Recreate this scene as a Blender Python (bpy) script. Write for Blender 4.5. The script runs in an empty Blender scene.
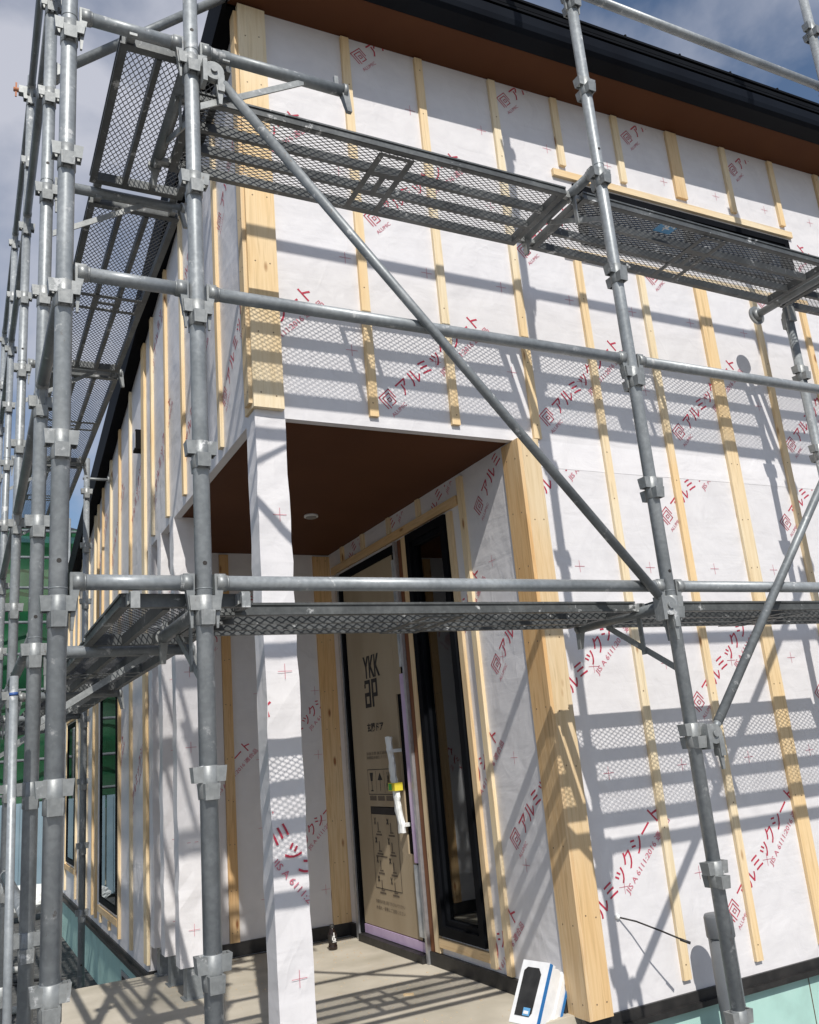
import bpy, bmesh, math, random
from mathutils import Vector, Matrix
random.seed(7)
PI = math.pi
scn = bpy.context.scene
COL = scn.collection

# ------------------------------------------------------------------ materials
def new_mat(name):
    m = bpy.data.materials.new(name); m.use_nodes = True
    nt = m.node_tree
    for n in list(nt.nodes): nt.nodes.remove(n)
    out = nt.nodes.new('ShaderNodeOutputMaterial')
    b = nt.nodes.new('ShaderNodeBsdfPrincipled')
    nt.links.new(b.outputs[0], out.inputs[0])
    return m, nt, b, out
def N(nt, typ, **kw):
    n = nt.nodes.new(typ)
    for k, v in kw.items():
        if k in n.inputs: n.inputs[k].default_value = v
        else: setattr(n, k, v)
    return n
def ramp(nt, fac, stops):
    r = nt.nodes.new('ShaderNodeValToRGB')
    el = r.color_ramp.elements
    el[0].position, el[0].color = stops[0][0], (*stops[0][1], 1)
    el[1].position, el[1].color = stops[-1][0], (*stops[-1][1], 1)
    for p, c in stops[1:-1]:
        e = el.new(p); e.color = (*c, 1)
    nt.links.new(fac, r.inputs[0]); return r
def coords(nt, scale=(1, 1, 1), rnd=False, kind='Object'):
    tc = nt.nodes.new('ShaderNodeTexCoord'); mp = nt.nodes.new('ShaderNodeMapping')
    mp.inputs['Scale'].default_value = scale
    nt.links.new(tc.outputs[kind], mp.inputs[0])
    if rnd:
        oi = nt.nodes.new('ShaderNodeObjectInfo')
        mu = N(nt, 'ShaderNodeMath', operation='MULTIPLY'); mu.inputs[1].default_value = 37.0
        nt.links.new(oi.outputs['Random'], mu.inputs[0])
        cb = nt.nodes.new('ShaderNodeCombineXYZ')
        for i in range(3): nt.links.new(mu.outputs[0], cb.inputs[i])
        nt.links.new(cb.outputs[0], mp.inputs['Location'])
    return mp
def bump(nt, b, h, strength, dist=0.01):
    bp = N(nt, 'ShaderNodeBump'); bp.inputs['Strength'].default_value = strength; bp.inputs['Distance'].default_value = dist
    nt.links.new(h, bp.inputs['Height']); nt.links.new(bp.outputs[0], b.inputs['Normal']); return bp
def noise_mat(name, c1, c2, scale=8, rough=.6, metal=0., sc=(1, 1, 1), det=5, bs=.15, bd=.004, lo=.35, hi=.65, rnd=False, spec=.5):
    m, nt, b, o = new_mat(name)
    mp = coords(nt, sc, rnd)
    n = N(nt, 'ShaderNodeTexNoise'); n.inputs['Scale'].default_value = scale; n.inputs['Detail'].default_value = det
    nt.links.new(mp.outputs[0], n.inputs['Vector'])
    r = ramp(nt, n.outputs['Fac'], [(lo, c1), (hi, c2)])
    nt.links.new(r.outputs[0], b.inputs['Base Color'])
    b.inputs['Roughness'].default_value = rough; b.inputs['Metallic'].default_value = metal
    b.inputs['Specular IOR Level'].default_value = spec
    if bs: bump(nt, b, n.outputs['Fac'], bs, bd)
    return m
def galv(name, dark, mid, light, rough=.46, metal=.75):
    m, nt, b, o = new_mat(name)
    mp = coords(nt, (1, 1, 1), True)
    n1 = N(nt, 'ShaderNodeTexNoise'); n1.inputs['Scale'].default_value = 5; n1.inputs['Detail'].default_value = 8; n1.inputs['Roughness'].default_value = .65
    n2 = N(nt, 'ShaderNodeTexNoise'); n2.inputs['Scale'].default_value = 65; n2.inputs['Detail'].default_value = 4
    v = N(nt, 'ShaderNodeTexVoronoi'); v.inputs['Scale'].default_value = 90
    for x in (n1, n2, v): nt.links.new(mp.outputs[0], x.inputs['Vector'])
    r = ramp(nt, n1.outputs['Fac'], [(.3, dark), (.5, mid), (.72, light)])
    r2 = ramp(nt, n2.outputs['Fac'], [(.42, (.72, .72, .72)), (.6, (1, 1, 1))])
    mx = N(nt, 'ShaderNodeMix', data_type='RGBA', blend_type='MULTIPLY'); mx.inputs[0].default_value = .45
    nt.links.new(r.outputs[0], mx.inputs[6]); nt.links.new(r2.outputs[0], mx.inputs[7])
    # white oxide / cement splashes
    n3 = N(nt, 'ShaderNodeTexNoise'); n3.inputs['Scale'].default_value = 14; n3.inputs['Detail'].default_value = 10; n3.inputs['Roughness'].default_value = .7
    nt.links.new(mp.outputs[0], n3.inputs['Vector'])
    r3 = ramp(nt, n3.outputs['Fac'], [(.60, (0, 0, 0)), (.66, (1, 1, 1))])
    m2 = N(nt, 'ShaderNodeMix', data_type='RGBA'); m2.inputs[7].default_value = (.55, .56, .56, 1)
    nt.links.new(r3.outputs[0], m2.inputs[0]); nt.links.new(mx.outputs[2], m2.inputs[6])
    n6 = N(nt, 'ShaderNodeTexNoise'); n6.inputs['Scale'].default_value = 23; n6.inputs['Detail'].default_value = 6; n6.inputs['Roughness'].default_value = .8
    mp6 = coords(nt, (1, 1, .45), True); nt.links.new(mp6.outputs[0], n6.inputs['Vector'])
    r6 = ramp(nt, n6.outputs['Fac'], [(.645, (0, 0, 0)), (.70, (.75, .75, .75))])
    m6 = N(nt, 'ShaderNodeMix', data_type='RGBA'); m6.inputs[7].default_value = (.16, .12, .09, 1)
    nt.links.new(r6.outputs[0], m6.inputs[0]); nt.links.new(m2.outputs[2], m6.inputs[6])
    nt.links.new(m6.outputs[2], b.inputs['Base Color'])
    mt = N(nt, 'ShaderNodeMath', operation='MULTIPLY_ADD'); mt.inputs[1].default_value = -metal * .8; mt.inputs[2].default_value = metal
    nt.links.new(r3.outputs[0], mt.inputs[0]); nt.links.new(mt.outputs[0], b.inputs['Metallic'])
    rr = N(nt, 'ShaderNodeMapRange'); rr.inputs['To Min'].default_value = rough - .1; rr.inputs['To Max'].default_value = rough + .18
    nt.links.new(n2.outputs['Fac'], rr.inputs[0]); nt.links.new(rr.outputs[0], b.inputs['Roughness'])
    bump(nt, b, n2.outputs['Fac'], .25, .0015)
    return m
def wood(name, axis, base1, base2, dark):
    m, nt, b, o = new_mat(name)
    sc = [26, 26, 26]; sc[axis] = 1.3
    mp = coords(nt, tuple(sc), True)
    n = N(nt, 'ShaderNodeTexNoise'); n.inputs['Scale'].default_value = 2.2; n.inputs['Detail'].default_value = 6; n.inputs['Distortion'].default_value = .6
    nt.links.new(mp.outputs[0], n.inputs['Vector'])
    r = ramp(nt, n.outputs['Fac'], [(.28, tuple(x * .86 for x in base2)), (.42, base2), (.55, base1), (.64, tuple(x * .93 for x in base2)), (.78, tuple(x * .76 for x in base2))])
    # slow yellow / orange drift along the board
    sc2 = [1.5, 1.5, 1.5]; sc2[axis] = .7
    mp2 = coords(nt, tuple(sc2), True)
    n2 = N(nt, 'ShaderNodeTexNoise'); n2.inputs['Scale'].default_value = 1.2; nt.links.new(mp2.outputs[0], n2.inputs['Vector'])
    r2 = ramp(nt, n2.outputs['Fac'], [(.38, (1, .86, .68)), (.62, (1, 1, 1))])
    mx = N(nt, 'ShaderNodeMix', data_type='RGBA', blend_type='MULTIPLY'); mx.inputs[0].default_value = 1
    nt.links.new(r.outputs[0], mx.inputs[6]); nt.links.new(r2.outputs[0], mx.inputs[7])
    # knots
    sk = [9, 9, 9]; sk[axis] = 3.2
    mp3 = coords(nt, tuple(sk), True)
    v = N(nt, 'ShaderNodeTexVoronoi'); v.inputs['Scale'].default_value = 1; v.inputs['Randomness'].default_value = 1
    nt.links.new(mp3.outputs[0], v.inputs['Vector'])
    rk = ramp(nt, v.outputs['Distance'], [(.055, (1, 1, 1)), (.12, (0, 0, 0))])
    m2 = N(nt, 'ShaderNodeMix', data_type='RGBA'); m2.inputs[7].default_value = (*dark, 1)
    nt.links.new(rk.outputs[0], m2.inputs[0]); nt.links.new(mx.outputs[2], m2.inputs[6])
    oi = nt.nodes.new('ShaderNodeObjectInfo')
    ro = ramp(nt, oi.outputs['Random'], [(0, (.98, .88, .72)), (.3, (1.03, 1.03, 1.02)), (.5, (1, .95, .86)), (.75, (1.04, 1.02, .98)), (1, (.88, .80, .70))])
    m4 = N(nt, 'ShaderNodeMix', data_type='RGBA', blend_type='MULTIPLY'); m4.inputs[0].default_value = 1
    nt.links.new(m2.outputs[2], m4.inputs[6]); nt.links.new(ro.outputs[0], m4.inputs[7])
    nt.links.new(m4.outputs[2], b.inputs['Base Color'])
    b.inputs['Roughness'].default_value = .62; b.inputs['Specular IOR Level'].default_value = .3
    bump(nt, b, n.outputs['Fac'], .2, .002)
    return m
def sheet_mat(name, k=1.):
    m, nt, b, o = new_mat(name)
    mp = coords(nt, (1, 1, 1))
    n1 = N(nt, 'ShaderNodeTexNoise'); n1.inputs['Scale'].default_value = 3.4; n1.inputs['Detail'].default_value = 2.5; n1.inputs['Distortion'].default_value = .5
    n2 = N(nt, 'ShaderNodeTexNoise'); n2.inputs['Scale'].default_value = 7; n2.inputs['Detail'].default_value = 6; n2.inputs['Distortion'].default_value = 1.2
    n3 = N(nt, 'ShaderNodeTexNoise'); n3.inputs['Scale'].default_value = 300; n3.inputs['Detail'].default_value = 2
    mp2 = coords(nt, (1, 1, 7))
    n4 = N(nt, 'ShaderNodeTexNoise'); n4.inputs['Scale'].default_value = 1.4; n4.inputs['Detail'].default_value = 4; n4.inputs['Distortion'].default_value = .8
    for x in (n1, n2, n3): nt.links.new(mp.outputs[0], x.inputs['Vector'])
    nt.links.new(mp2.outputs[0], n4.inputs['Vector'])
    r = ramp(nt, n2.outputs['Fac'], [(.3, tuple(k * v for v in (.685, .672, .685))), (.7, tuple(k * v for v in (.735, .722, .732)))])
    nt.links.new(r.outputs[0], b.inputs['Base Color'])
    a = N(nt, 'ShaderNodeMath', operation='MULTIPLY_ADD'); a.inputs[1].default_value = .25
    nt.links.new(n2.outputs['Fac'], a.inputs[0]); nt.links.new(n1.outputs['Fac'], a.inputs[2])
    a2 = N(nt, 'ShaderNodeMath', operation='MULTIPLY_ADD'); a2.inputs[1].default_value = .22
    nt.links.new(n4.outputs['Fac'], a2.inputs[0]); nt.links.new(a.outputs[0], a2.inputs[2])
    a3 = N(nt, 'ShaderNodeMath', operation='MULTIPLY_ADD'); a3.inputs[1].default_value = .02
    nt.links.new(n3.outputs['Fac'], a3.inputs[0]); nt.links.new(a2.outputs[0], a3.inputs[2])
    # sharp creases where the sheet was folded on the roll and pulled between battens
    n5 = N(nt, 'ShaderNodeTexNoise'); n5.inputs['Scale'].default_value = 2.3; n5.inputs['Detail'].default_value = 2; n5.inputs['Distortion'].default_value = .7
    mp5 = coords(nt, (1.6, 1.6, .7)); nt.links.new(mp5.outputs[0], n5.inputs['Vector'])
    s1 = N(nt, 'ShaderNodeMath', operation='SUBTRACT'); s1.inputs[1].default_value = .5
    s2 = N(nt, 'ShaderNodeMath', operation='ABSOLUTE')
    nt.links.new(n5.outputs['Fac'], s1.inputs[0]); nt.links.new(s1.outputs[0], s2.inputs[0])
    r5 = ramp(nt, s2.outputs[0], [(.0, (1, 1, 1)), (.03, (0, 0, 0))])
    a4 = N(nt, 'ShaderNodeMath', operation='MULTIPLY_ADD'); a4.inputs[1].default_value = .03
    nt.links.new(r5.outputs[0], a4.inputs[0]); nt.links.new(a3.outputs[0], a4.inputs[2])
    bump(nt, b, a4.outputs[0], .48, .03)
    b.inputs['Roughness'].default_value = .42; b.inputs['Specular IOR Level'].default_value = .5
    return m
def plain(name, c, rough=.6, metal=0., spec=.5):
    m, nt, b, o = new_mat(name)
    b.inputs['Base Color'].default_value = (*c, 1); b.inputs['Roughness'].default_value = rough
    b.inputs['Metallic'].default_value = metal; b.inputs['Specular IOR Level'].default_value = spec
    return m
def pane_mat(name, tint, glassy=.55):
    m, nt, b, o = new_mat(name); nt.nodes.remove(b)
    tr = N(nt, 'ShaderNodeBsdfTransparent'); tr.inputs[0].default_value = (*tint, 1)
    gl = N(nt, 'ShaderNodeBsdfGlossy'); gl.inputs['Roughness'].default_value = .015; gl.inputs[0].default_value = (.9, .95, .97, 1)
    lw = N(nt, 'ShaderNodeFresnel'); lw.inputs['IOR'].default_value = 2.1
    mx = N(nt, 'ShaderNodeMixShader')
    nt.links.new(lw.outputs[0], mx.inputs[0]); nt.links.new(tr.outputs[0], mx.inputs[1]); nt.links.new(gl.outputs[0], mx.inputs[2])
    nt.links.new(mx.outputs[0], o.inputs[0]); return m
def net_mat(name):
    m, nt, b, o = new_mat(name)
    mp = coords(nt, (1, 1, 1))
    n = N(nt, 'ShaderNodeTexNoise'); n.inputs['Scale'].default_value = 2.5; n.inputs['Detail'].default_value = 4
    nt.links.new(mp.outputs[0], n.inputs['Vector'])
    r = ramp(nt, n.outputs['Fac'], [(.35, (.005, .06, .03)), (.65, (.010, .14, .055))])
    nt.links.new(r.outputs[0], b.inputs['Base Color']); b.inputs['Roughness'].default_value = .6
    tl = N(nt, 'ShaderNodeBsdfTranslucent'); tl.inputs[0].default_value = (.02, .26, .08, 1)
    tp = N(nt, 'ShaderNodeBsdfTransparent')
    m1 = N(nt, 'ShaderNodeMixShader'); m1.inputs[0].default_value = .4
    m2 = N(nt, 'ShaderNodeMixShader'); m2.inputs[0].default_value = .15
    nt.links.new(b.outputs[0], m1.inputs[1]); nt.links.new(tl.outputs[0], m1.inputs[2])
    nt.links.new(m1.outputs[0], m2.inputs[1]); nt.links.new(tp.outputs[0], m2.inputs[2]); nt.links.new(m2.outputs[0], o.inputs[0])
    return m
def foam_mat():
    m, nt, b, o = new_mat('teal_insulation_board')
    mp = coords(nt, (1, 1, 1)); n = N(nt, 'ShaderNodeTexNoise'); n.inputs['Scale'].default_value = 5; n.inputs['Detail'].default_value = 8
    nt.links.new(mp.outputs[0], n.inputs['Vector'])
    r = ramp(nt, n.outputs['Fac'], [(.32, (.34, .52, .47)), (.5, (.40, .62, .56)), (.68, (.44, .66, .60))])
    nt.links.new(r.outputs[0], b.inputs['Base Color']); b.inputs['Roughness'].default_value = .7
    bump(nt, b, n.outputs['Fac'], .15, .003); return m

M = {
 'steel': galv('galvanised_steel', (.24, .262, .275), (.31, .335, .35), (.41, .435, .445), .40, .25),
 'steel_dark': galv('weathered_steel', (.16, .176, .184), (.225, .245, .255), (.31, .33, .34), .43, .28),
 'cast': galv('cast_steel', (.20, .215, .22), (.30, .315, .315), (.42, .43, .42), .45, .4),
 'mesh': galv('expanded_metal', (.08, .082, .085), (.12, .123, .125), (.20, .20, .195), .5, .4),  # darkened for the backlit view from below, shade put into the colour
 'plank': galv('plank_steel', (.075, .08, .082), (.12, .128, .13), (.19, .20, .20), .45, .4),  # plank frames darkened likewise, underside shade in the colour
 'sheet': sheet_mat('white_breather_sheet'), 'sheet_double': sheet_mat('double_layer_sheet', 1.09),
 'wood_z': wood('pine_upright', 2, (.79, .70, .53), (.74, .635, .45), (.33, .17, .07)),
 'wood_x': wood('pine_level', 0, (.77, .67, .49), (.71, .59, .41), (.33, .17, .07)),
 'wood_y': wood('pine_deep', 1, (.75, .62, .43), (.68, .54, .35), (.33, .17, .07)),
 'wood_o': wood('orange_pine', 2, (.71, .56, .37), (.65, .48, .29), (.28, .12, .05)),
 'wood_red': wood('dark_treated_timber', 2, (.20, .085, .04), (.15, .06, .03), (.08, .03, .02)),
 'nail': plain('nail_head', (.22, .15, .09), .5, .3),
 'soffit': noise_mat('brown_soffit_board', (.105, .040, .018), (.118, .046, .020), 3, .7, bs=.03, spec=.15),
 'ceiling': noise_mat('brown_ceiling_board', (.092, .037, .018), (.104, .042, .020), 3, .7, bs=.03, spec=.15),
 'black': noise_mat('black_coated_metal', (.004, .0045, .006), (.007, .008, .010), 4, .6, 0., bs=.02, spec=.06),
 'gutter': noise_mat('dark_gutter', (.003, .004, .007), (.005, .007, .011), 3, .5, 0., bs=.02, spec=.09),
 'black_tape': noise_mat('black_sealing_tape', (.012, .012, .012), (.03, .028, .027), 14, .5, bs=.35, bd=.006),
 'print': noise_mat('crimson_print', (.42, .02, .05), (.52, .045, .085), 60, .5, bs=0),
 'print_soft': noise_mat('pale_red_print', (.50, .13, .18), (.60, .22, .27), 60, .5, bs=0),
 'card': noise_mat('brown_cardboard', (.34, .265, .17), (.40, .32, .215), 5, .8, bs=.12, sc=(1, 1, .3)),
 'ink': plain('black_ink', (.018, .015, .013), .6),
 'ink_soft': plain('faded_ink', (.13, .10, .07), .7),
 'alu': noise_mat('brushed_aluminium', (.5, .51, .53), (.6, .61, .63), 30, .35, .7, bs=0),
 'purple': noise_mat('lilac_film', (.50, .37, .56), (.60, .47, .66), 9, .35, bs=.3),
 'film': noise_mat('clear_film', (.30, .33, .35), (.60, .62, .63), 16, .22, .2, sc=(1, 1, .5), bs=.5, bd=.01),
 'paper': noise_mat('white_paper_wrap', (.70, .72, .70), (.82, .83, .82), 12, .6, bs=.6, bd=.01),
 'green_tape': plain('green_tape', (.05, .42, .07), .5), 'yellow': plain('yellow_tape', (.75, .62, .05), .5),
 'concrete': noise_mat('trowelled_concrete', (.38, .345, .27), (.57, .52, .43), 3.1, .8, det=14, lo=.3, hi=.68, bs=.35, bd=.005),
 'ground': noise_mat('dark_gravel_ground', (.045, .048, .05), (.11, .11, .105), 18, .9, det=12, bs=.8, bd=.03),
 'foam': foam_mat(), 'bounce_yard': noise_mat('pale_bounce_gravel', (.15, .145, .14), (.25, .24, .225), 22, .9, det=12, bs=.8, bd=.03),
 'grey_pvc': noise_mat('grey_plastic_pipe', (.11, .12, .13), (.14, .15, .16), 6, .4, bs=.05),
 'white_pvc': plain('white_plastic', (.75, .75, .74), .4),
 'pane': pane_mat('window_pane', (.55, .6, .6)),
 'dark_glass': plain('dark_window_glass', (.006, .008, .012), .06, 0., .5),
 'net': net_mat('green_mesh_net'),
 'blue_wall': noise_mat('shaded_blue_panel', (.19, .28, .34), (.25, .34, .40), 3, .5, bs=.1),  # light blue darkened, the panels' shade is in this colour
 'cream': noise_mat('cream_render', (.45, .42, .34), (.52, .49, .40), 5, .8),
 'roof': noise_mat('dark_roof_metal', (.012, .013, .015), (.018, .019, .022), 5, .6, bs=.02, spec=.15),
 'blue': plain('blue_strip', (.02, .16, .42), .45), 'whitebox': noise_mat('white_foam_pack', (.74, .75, .76), (.84, .85, .86), 20, .55, bs=.2),
 'blacklabel': noise_mat('black_panel', (.015, .015, .015), (.03, .03, .03), 20, .6, bs=.2),
 'rust': noise_mat('orange_primer', (.42, .16, .08), (.55, .24, .12), 18, .7),
 'sticker': plain('light_blue_sticker', (.12, .35, .62), .5), 'white': plain('white_paint', (.8, .8, .8), .5),
 'cola': plain('dark_bottle', (.02, .012, .01), .15), 'tan': noise_mat('interior_board', (.42, .30, .19), (.50, .37, .24), 3, .7),
 'light_glass': plain('frosted_lamp_glass', (.25, .25, .24), .3), 'bluetape': plain('blue_tape', (.04, .10, .30), .5),
}

# ------------------------------------------------------------------ mesh helpers
class MB:
    def __init__(s): s.bm = bmesh.new(); s.mats = []; s.cur = 0
    def mat(s, m):
        if m not in s.mats: s.mats.append(m)
        s.cur = s.mats.index(m); return s
    def _tag(s, faces, smooth=False):
        for f in faces: f.material_index = s.cur; f.smooth = smooth
    def box(s, x0, x1, y0, y1, z0, z1, mtx=None):
        vs = [Vector((x, y, z)) for x in (x0, x1) for y in (y0, y1) for z in (z0, z1)]
        if mtx: vs = [mtx @ v for v in vs]
        v = [s.bm.verts.new(p) for p in vs]
        q = ((0, 1, 3, 2), (4, 6, 7, 5), (0, 4, 5, 1), (2, 3, 7, 6), (0, 2, 6, 4), (1, 5, 7, 3))
        s._tag([s.bm.faces.new([v[i] for i in f]) for f in q]); return s
    def hexa(s, pts):   # 8 points: bottom 4 ccw, top 4 ccw
        v = [s.bm.verts.new(p) for p in pts]
        q = ((3, 2, 1, 0), (4, 5, 6, 7), (0, 1, 5, 4), (1, 2, 6, 5), (2, 3, 7, 6), (3, 0, 4, 7))
        s._tag([s.bm.faces.new([v[i] for i in f]) for f in q]); return s
    def tube(s, p, q, r, n=20, r2=None, caps=True):
        p = Vector(p); q = Vector(q); d = (q - p).normalized(); r2 = r if r2 is None else r2
        a = d.orthogonal().normalized(); b = d.cross(a)
        A = [s.bm.verts.new(p + (a * math.cos(t) + b * math.sin(t)) * r) for t in [2 * PI * i / n for i in range(n)]]
        B = [s.bm.verts.new(q + (a * math.cos(t) + b * math.sin(t)) * r2) for t in [2 * PI * i / n for i in range(n)]]
        s._tag([s.bm.faces.new((A[i], A[(i + 1) % n], B[(i + 1) % n], B[i])) for i in range(n)], True)
        if caps: s._tag([s.bm.faces.new(A[::-1]), s.bm.faces.new(B)])
        return s
    def lathe(s, o, prof, n=24):   # prof: (r,z)
        o = Vector(o); rings = []
        for r, z in prof:
            rings.append([s.bm.verts.new(o + Vector((r * math.cos(2 * PI * i / n), r * math.sin(2 * PI * i / n), z))) for i in range(n)])
        for A, B in zip(rings, rings[1:]):
            s._tag([s.bm.faces.new((A[i], A[(i + 1) % n], B[(i + 1) % n], B[i])) for i in range(n)], True)
        s._tag([s.bm.faces.new(rings[0][::-1]), s.bm.faces.new(rings[-1])]); return s
    def path(s, pts, r, n=10):
        for a, b in zip(pts, pts[1:]): s.tube(a, b, r, n)
        return s
    def poly(s, pts, ext):   # closed polygon extruded by vector
        ext = Vector(ext); A = [s.bm.verts.new(Vector(p)) for p in pts]; B = [s.bm.verts.new(Vector(p) + ext) for p in pts]
        n = len(A); fs = [s.bm.faces.new(A[::-1]), s.bm.faces.new(B)]
        fs += [s.bm.faces.new((A[i], A[(i + 1) % n], B[(i + 1) % n], B[i])) for i in range(n)]
        s._tag(fs); return s
    def bevel(s, w, seg=1):
        es = [e for e in s.bm.edges if not any(f.smooth for f in e.link_faces) and len(e.link_faces) == 2 and e.calc_face_angle(0) > .6]
        bmesh.ops.bevel(s.bm, geom=es, offset=w, segments=seg, affect='EDGES', profile=.5); return s
    def mesh(s, name):
        bmesh.ops.recalc_face_normals(s.bm, faces=s.bm.faces)
        me = bpy.data.meshes.new(name); s.bm.to_mesh(me); s.bm.free()
        for m in s.mats: me.materials.append(M[m])
        return me
    def build(s, name, parent=None): return link(name, s.mesh(name), parent)
def link(name, me, parent=None, mtx=None):
    o = bpy.data.objects.new(name, me); COL.objects.link(o)
    if parent: o.parent = parent
    if mtx is not None: o.matrix_local = mtx
    return o
def tag(o, label=None, cat=None, group=None, kind=None):
    for k, v in (('label', label), ('category', cat), ('group', group), ('kind', kind)):
        if v: o[k] = v
    return o
def empty(name, loc, label, cat, group=None):
    o = bpy.data.objects.new(name, None); COL.objects.link(o); o.location = loc; o.empty_display_size = .1
    return tag(o, label, cat, group)

# ------------------------------------------------------------------ the scaffold
K = .45; GZ = -1.95
def socket_mesh():
    b = MB().mat('cast')
    b.lathe((0, 0, 0), [(.0238, -.042), (.0262, -.04), (.0262, .04), (.0238, .042)], 20)
    for i, up in ((0, 1), (2, 1), (1, 0), (3, 0)):
        R = Matrix.Rotation(i * PI / 2, 4, 'Z')
        z0, z1 = (.0, .040) if up else (-.043, -.003)
        def wall(y0, y1, x0, x1):
            t = .9
            pts = [Vector((x0, y0 * t, z0)), Vector((x1 - .004, y0 * t, z0)), Vector((x1 - .004, y1 * t, z0)), Vector((x0, y1 * t, z0)),
                   Vector((x0, y0, z1)), Vector((x1, y0, z1)), Vector((x1, y1, z1)), Vector((x0, y1, z1))]
            b.hexa([R @ p for p in pts])
        wall(-.020, -.0142, .018, .045); wall(.0142, .020, .018, .045); wall(-.014, .014, .0375, .0448)
    b.bevel(.0018); return b.mesh('wedge_socket')
SOCK = socket_mesh()
def pole(name_label, x, y, ztop, k0=-4, kmax=None, holes=True, r=.0235, seam=0.06, group='galvanised uprights of the scaffold', base=True, zb=GZ):
    t = empty('scaffold_pole', (x, y, zb), name_label, 'scaffold pole', group)
    b = MB().mat('steel'); b.tube((0, 0, .12), (0, 0, ztop - zb), r, 28)
    # joint line and locking hole half a metre apart
    z = .12 + .4
    for zj in (seam, seam + 1.8, seam + 3.6, seam - 1.8):
        if zb + .2 < zj < ztop - .1:
            b.mat('steel_dark').lathe((0, 0, zj - zb), [(r + .0002, -.002), (r + .0012, -.001), (r + .0012, .001), (r + .0002, .002)], 24)
            for a in (-PI / 2 - .05, PI / 2):
                d = Vector((math.cos(a), math.sin(a), 0))
                b.mat('ink').tube(d * (r - .002) + Vector((0, 0, zj - zb + .07)), d * (r + .0006) + Vector((0, 0, zj - zb + .07)), .0062, 12)
    b.build('tube', t)
    if base:
        jb = MB().mat('cast').box(-.07, .07, -.07, .07, 0, .006); jb.bevel(.001); jb.build('base_plate', t)
        js = MB().mat('alu').tube((0, 0, .006), (0, 0, .14), .014, 16).mat('cast').lathe((0, 0, .1), [(.03, 0), (.034, .004), (.034, .016), (.03, .02)], 8)
        js.build('jack_screw', t)
    for k in range(k0, 12):
        if k * K < ztop - .03 and k * K > zb + .15 and (kmax is None or k <= kmax):
            link('wedge_socket', SOCK, t, Matrix.Translation((0, 0, k * K - zb)))
    return t
XP, XA, XB, XC, XD = .215, .590, 2.282, 3.972, 5.66
pole('thick near upright at the left edge, left of the two short rails', XP, 0, 4.6)
pole('galvanised upright just left of the white porch column', XA, 0, 4.3)
pole('galvanised upright right of the porch, two braces clamped to it', XB, 0, 4.6)
pole('upright at the top right corner, mostly outside the photo', XC, 0, 4.6)
pole('upright beyond the right edge of the photo', XD, 0, 4.6)
pole('slimmer upright directly behind the thick near one at the left', .222, .85, 4.4)
pole('third upright of the left row, seen against the sky and green netting', .235, 2.54, 3.78)
pole('fourth upright of the left row, close to the left edge of the photo', .235, 4.2, 3.75)
pole('farthest upright of the left row, beside the green netting', .235, 5.9, 3.75)
pole('short inner upright under the upper right walkway, near the wall', 3.96, .5, 1.74, group='inner uprights next to the house wall')
pole('thin inner upright standing close to the battened left wall', .85, 4.78, 2.1, group='inner uprights next to the house wall')

def head_mesh():     # wedge head at the end of a rail; rail starts at origin and runs to +X
    b = MB().mat('cast')
    b.tube((.034, 0, .0), (.062, 0, 0), .0236, 20)
    b.tube((.062, 0, 0), (.067, 0, 0), .0236, 20, .0212)
    b.hexa([Vector(p) for p in ((.029, -.008, -.075), (.043, -.008, -.075), (.043, .008, -.075), (.029, .008, -.075),
                                (.027, -.014, .024), (.058, -.014, .024), (.058, .014, .024), (.027, .014, .024))])
    b.hexa([Vector(p) for p in ((.032, -.0045, -.125), (.038, -.0045, -.125), (.038, .0045, -.125), (.032, .0045, -.125),
                                (.031, -.006, -.07), (.043, -.006, -.07), (.043, .006, -.07), (.031, .006, -.07))])
    b.bevel(.0015); return b.mesh('wedge_head')
HEAD = head_mesh()
RZ = .078
def rail(label, p, q, group='guard rails and ledgers of the scaffold', name='guard_rail', mat='steel'):
    p = Vector(p); q = Vector(q); L = (q - p).length; a = math.atan2(q.y - p.y, q.x - p.x)
    t = empty(name, p, label, 'rail', group); t.rotation_euler = (0, 0, a)
    MB().mat(mat).tube((.05, 0, 0), (L - .05, 0, 0), .0208, 24).build('tube', t)
    link('wedge_head', HEAD, t); link('wedge_head', HEAD, t, Matrix.Translation((L, 0, 0)) @ Matrix.Rotation(PI, 4, 'Z'))
    return t
lv = {0: 'low', 2: 'middle', 4: 'upper', 6: 'high'}
names = {('a', 0): 'short level rail at porch height between the two left uprights',
         ('a', 2): 'short level rail above the porch between the two left uprights',
         ('a', 4): 'short level rail at the top left, holding the end of a walkway',
         ('a', 6): 'short rail above the photo between the two left uprights',
         ('b', 0): 'long level rail crossing in front of the white column at porch height',
         ('b', 2): 'long level rail crossing the striped shadows above the porch',
         ('b', 6): 'long rail over the eave, above the top of the photo',
         ('c', 0): 'level rail at porch height right of the braced upright',
         ('c', 2): 'level rail right of the braced upright, below the upper right walkway',
         ('c', 6): 'rail against the sky over the black gutter at the top right',
         ('d', 0): 'level rail at porch height beyond the right edge', ('d', 2): 'level rail above porch height beyond the right edge',
         ('d', 6): 'rail over the gutter beyond the right edge'}
for key, x0, x1 in (('a', XP, XA), ('b', XA, XB), ('c', XB, XC), ('d', XC, XD)):
    for k in ((0, 2, 4, 6) if key == 'a' else (0, 2, 6)):
        rail(names[key, k], (x0, 0, k * K + RZ), (x1, 0, k * K + RZ))
ys = [(.218, 0), (.222, .85), (.235, 2.54), (.235, 4.2), (.235, 5.9)]
wh = ['from the thick near upright back to the slim one', 'in the second bay of the left row', 'in the third bay of the left row', 'in the last bay of the left row']
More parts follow.
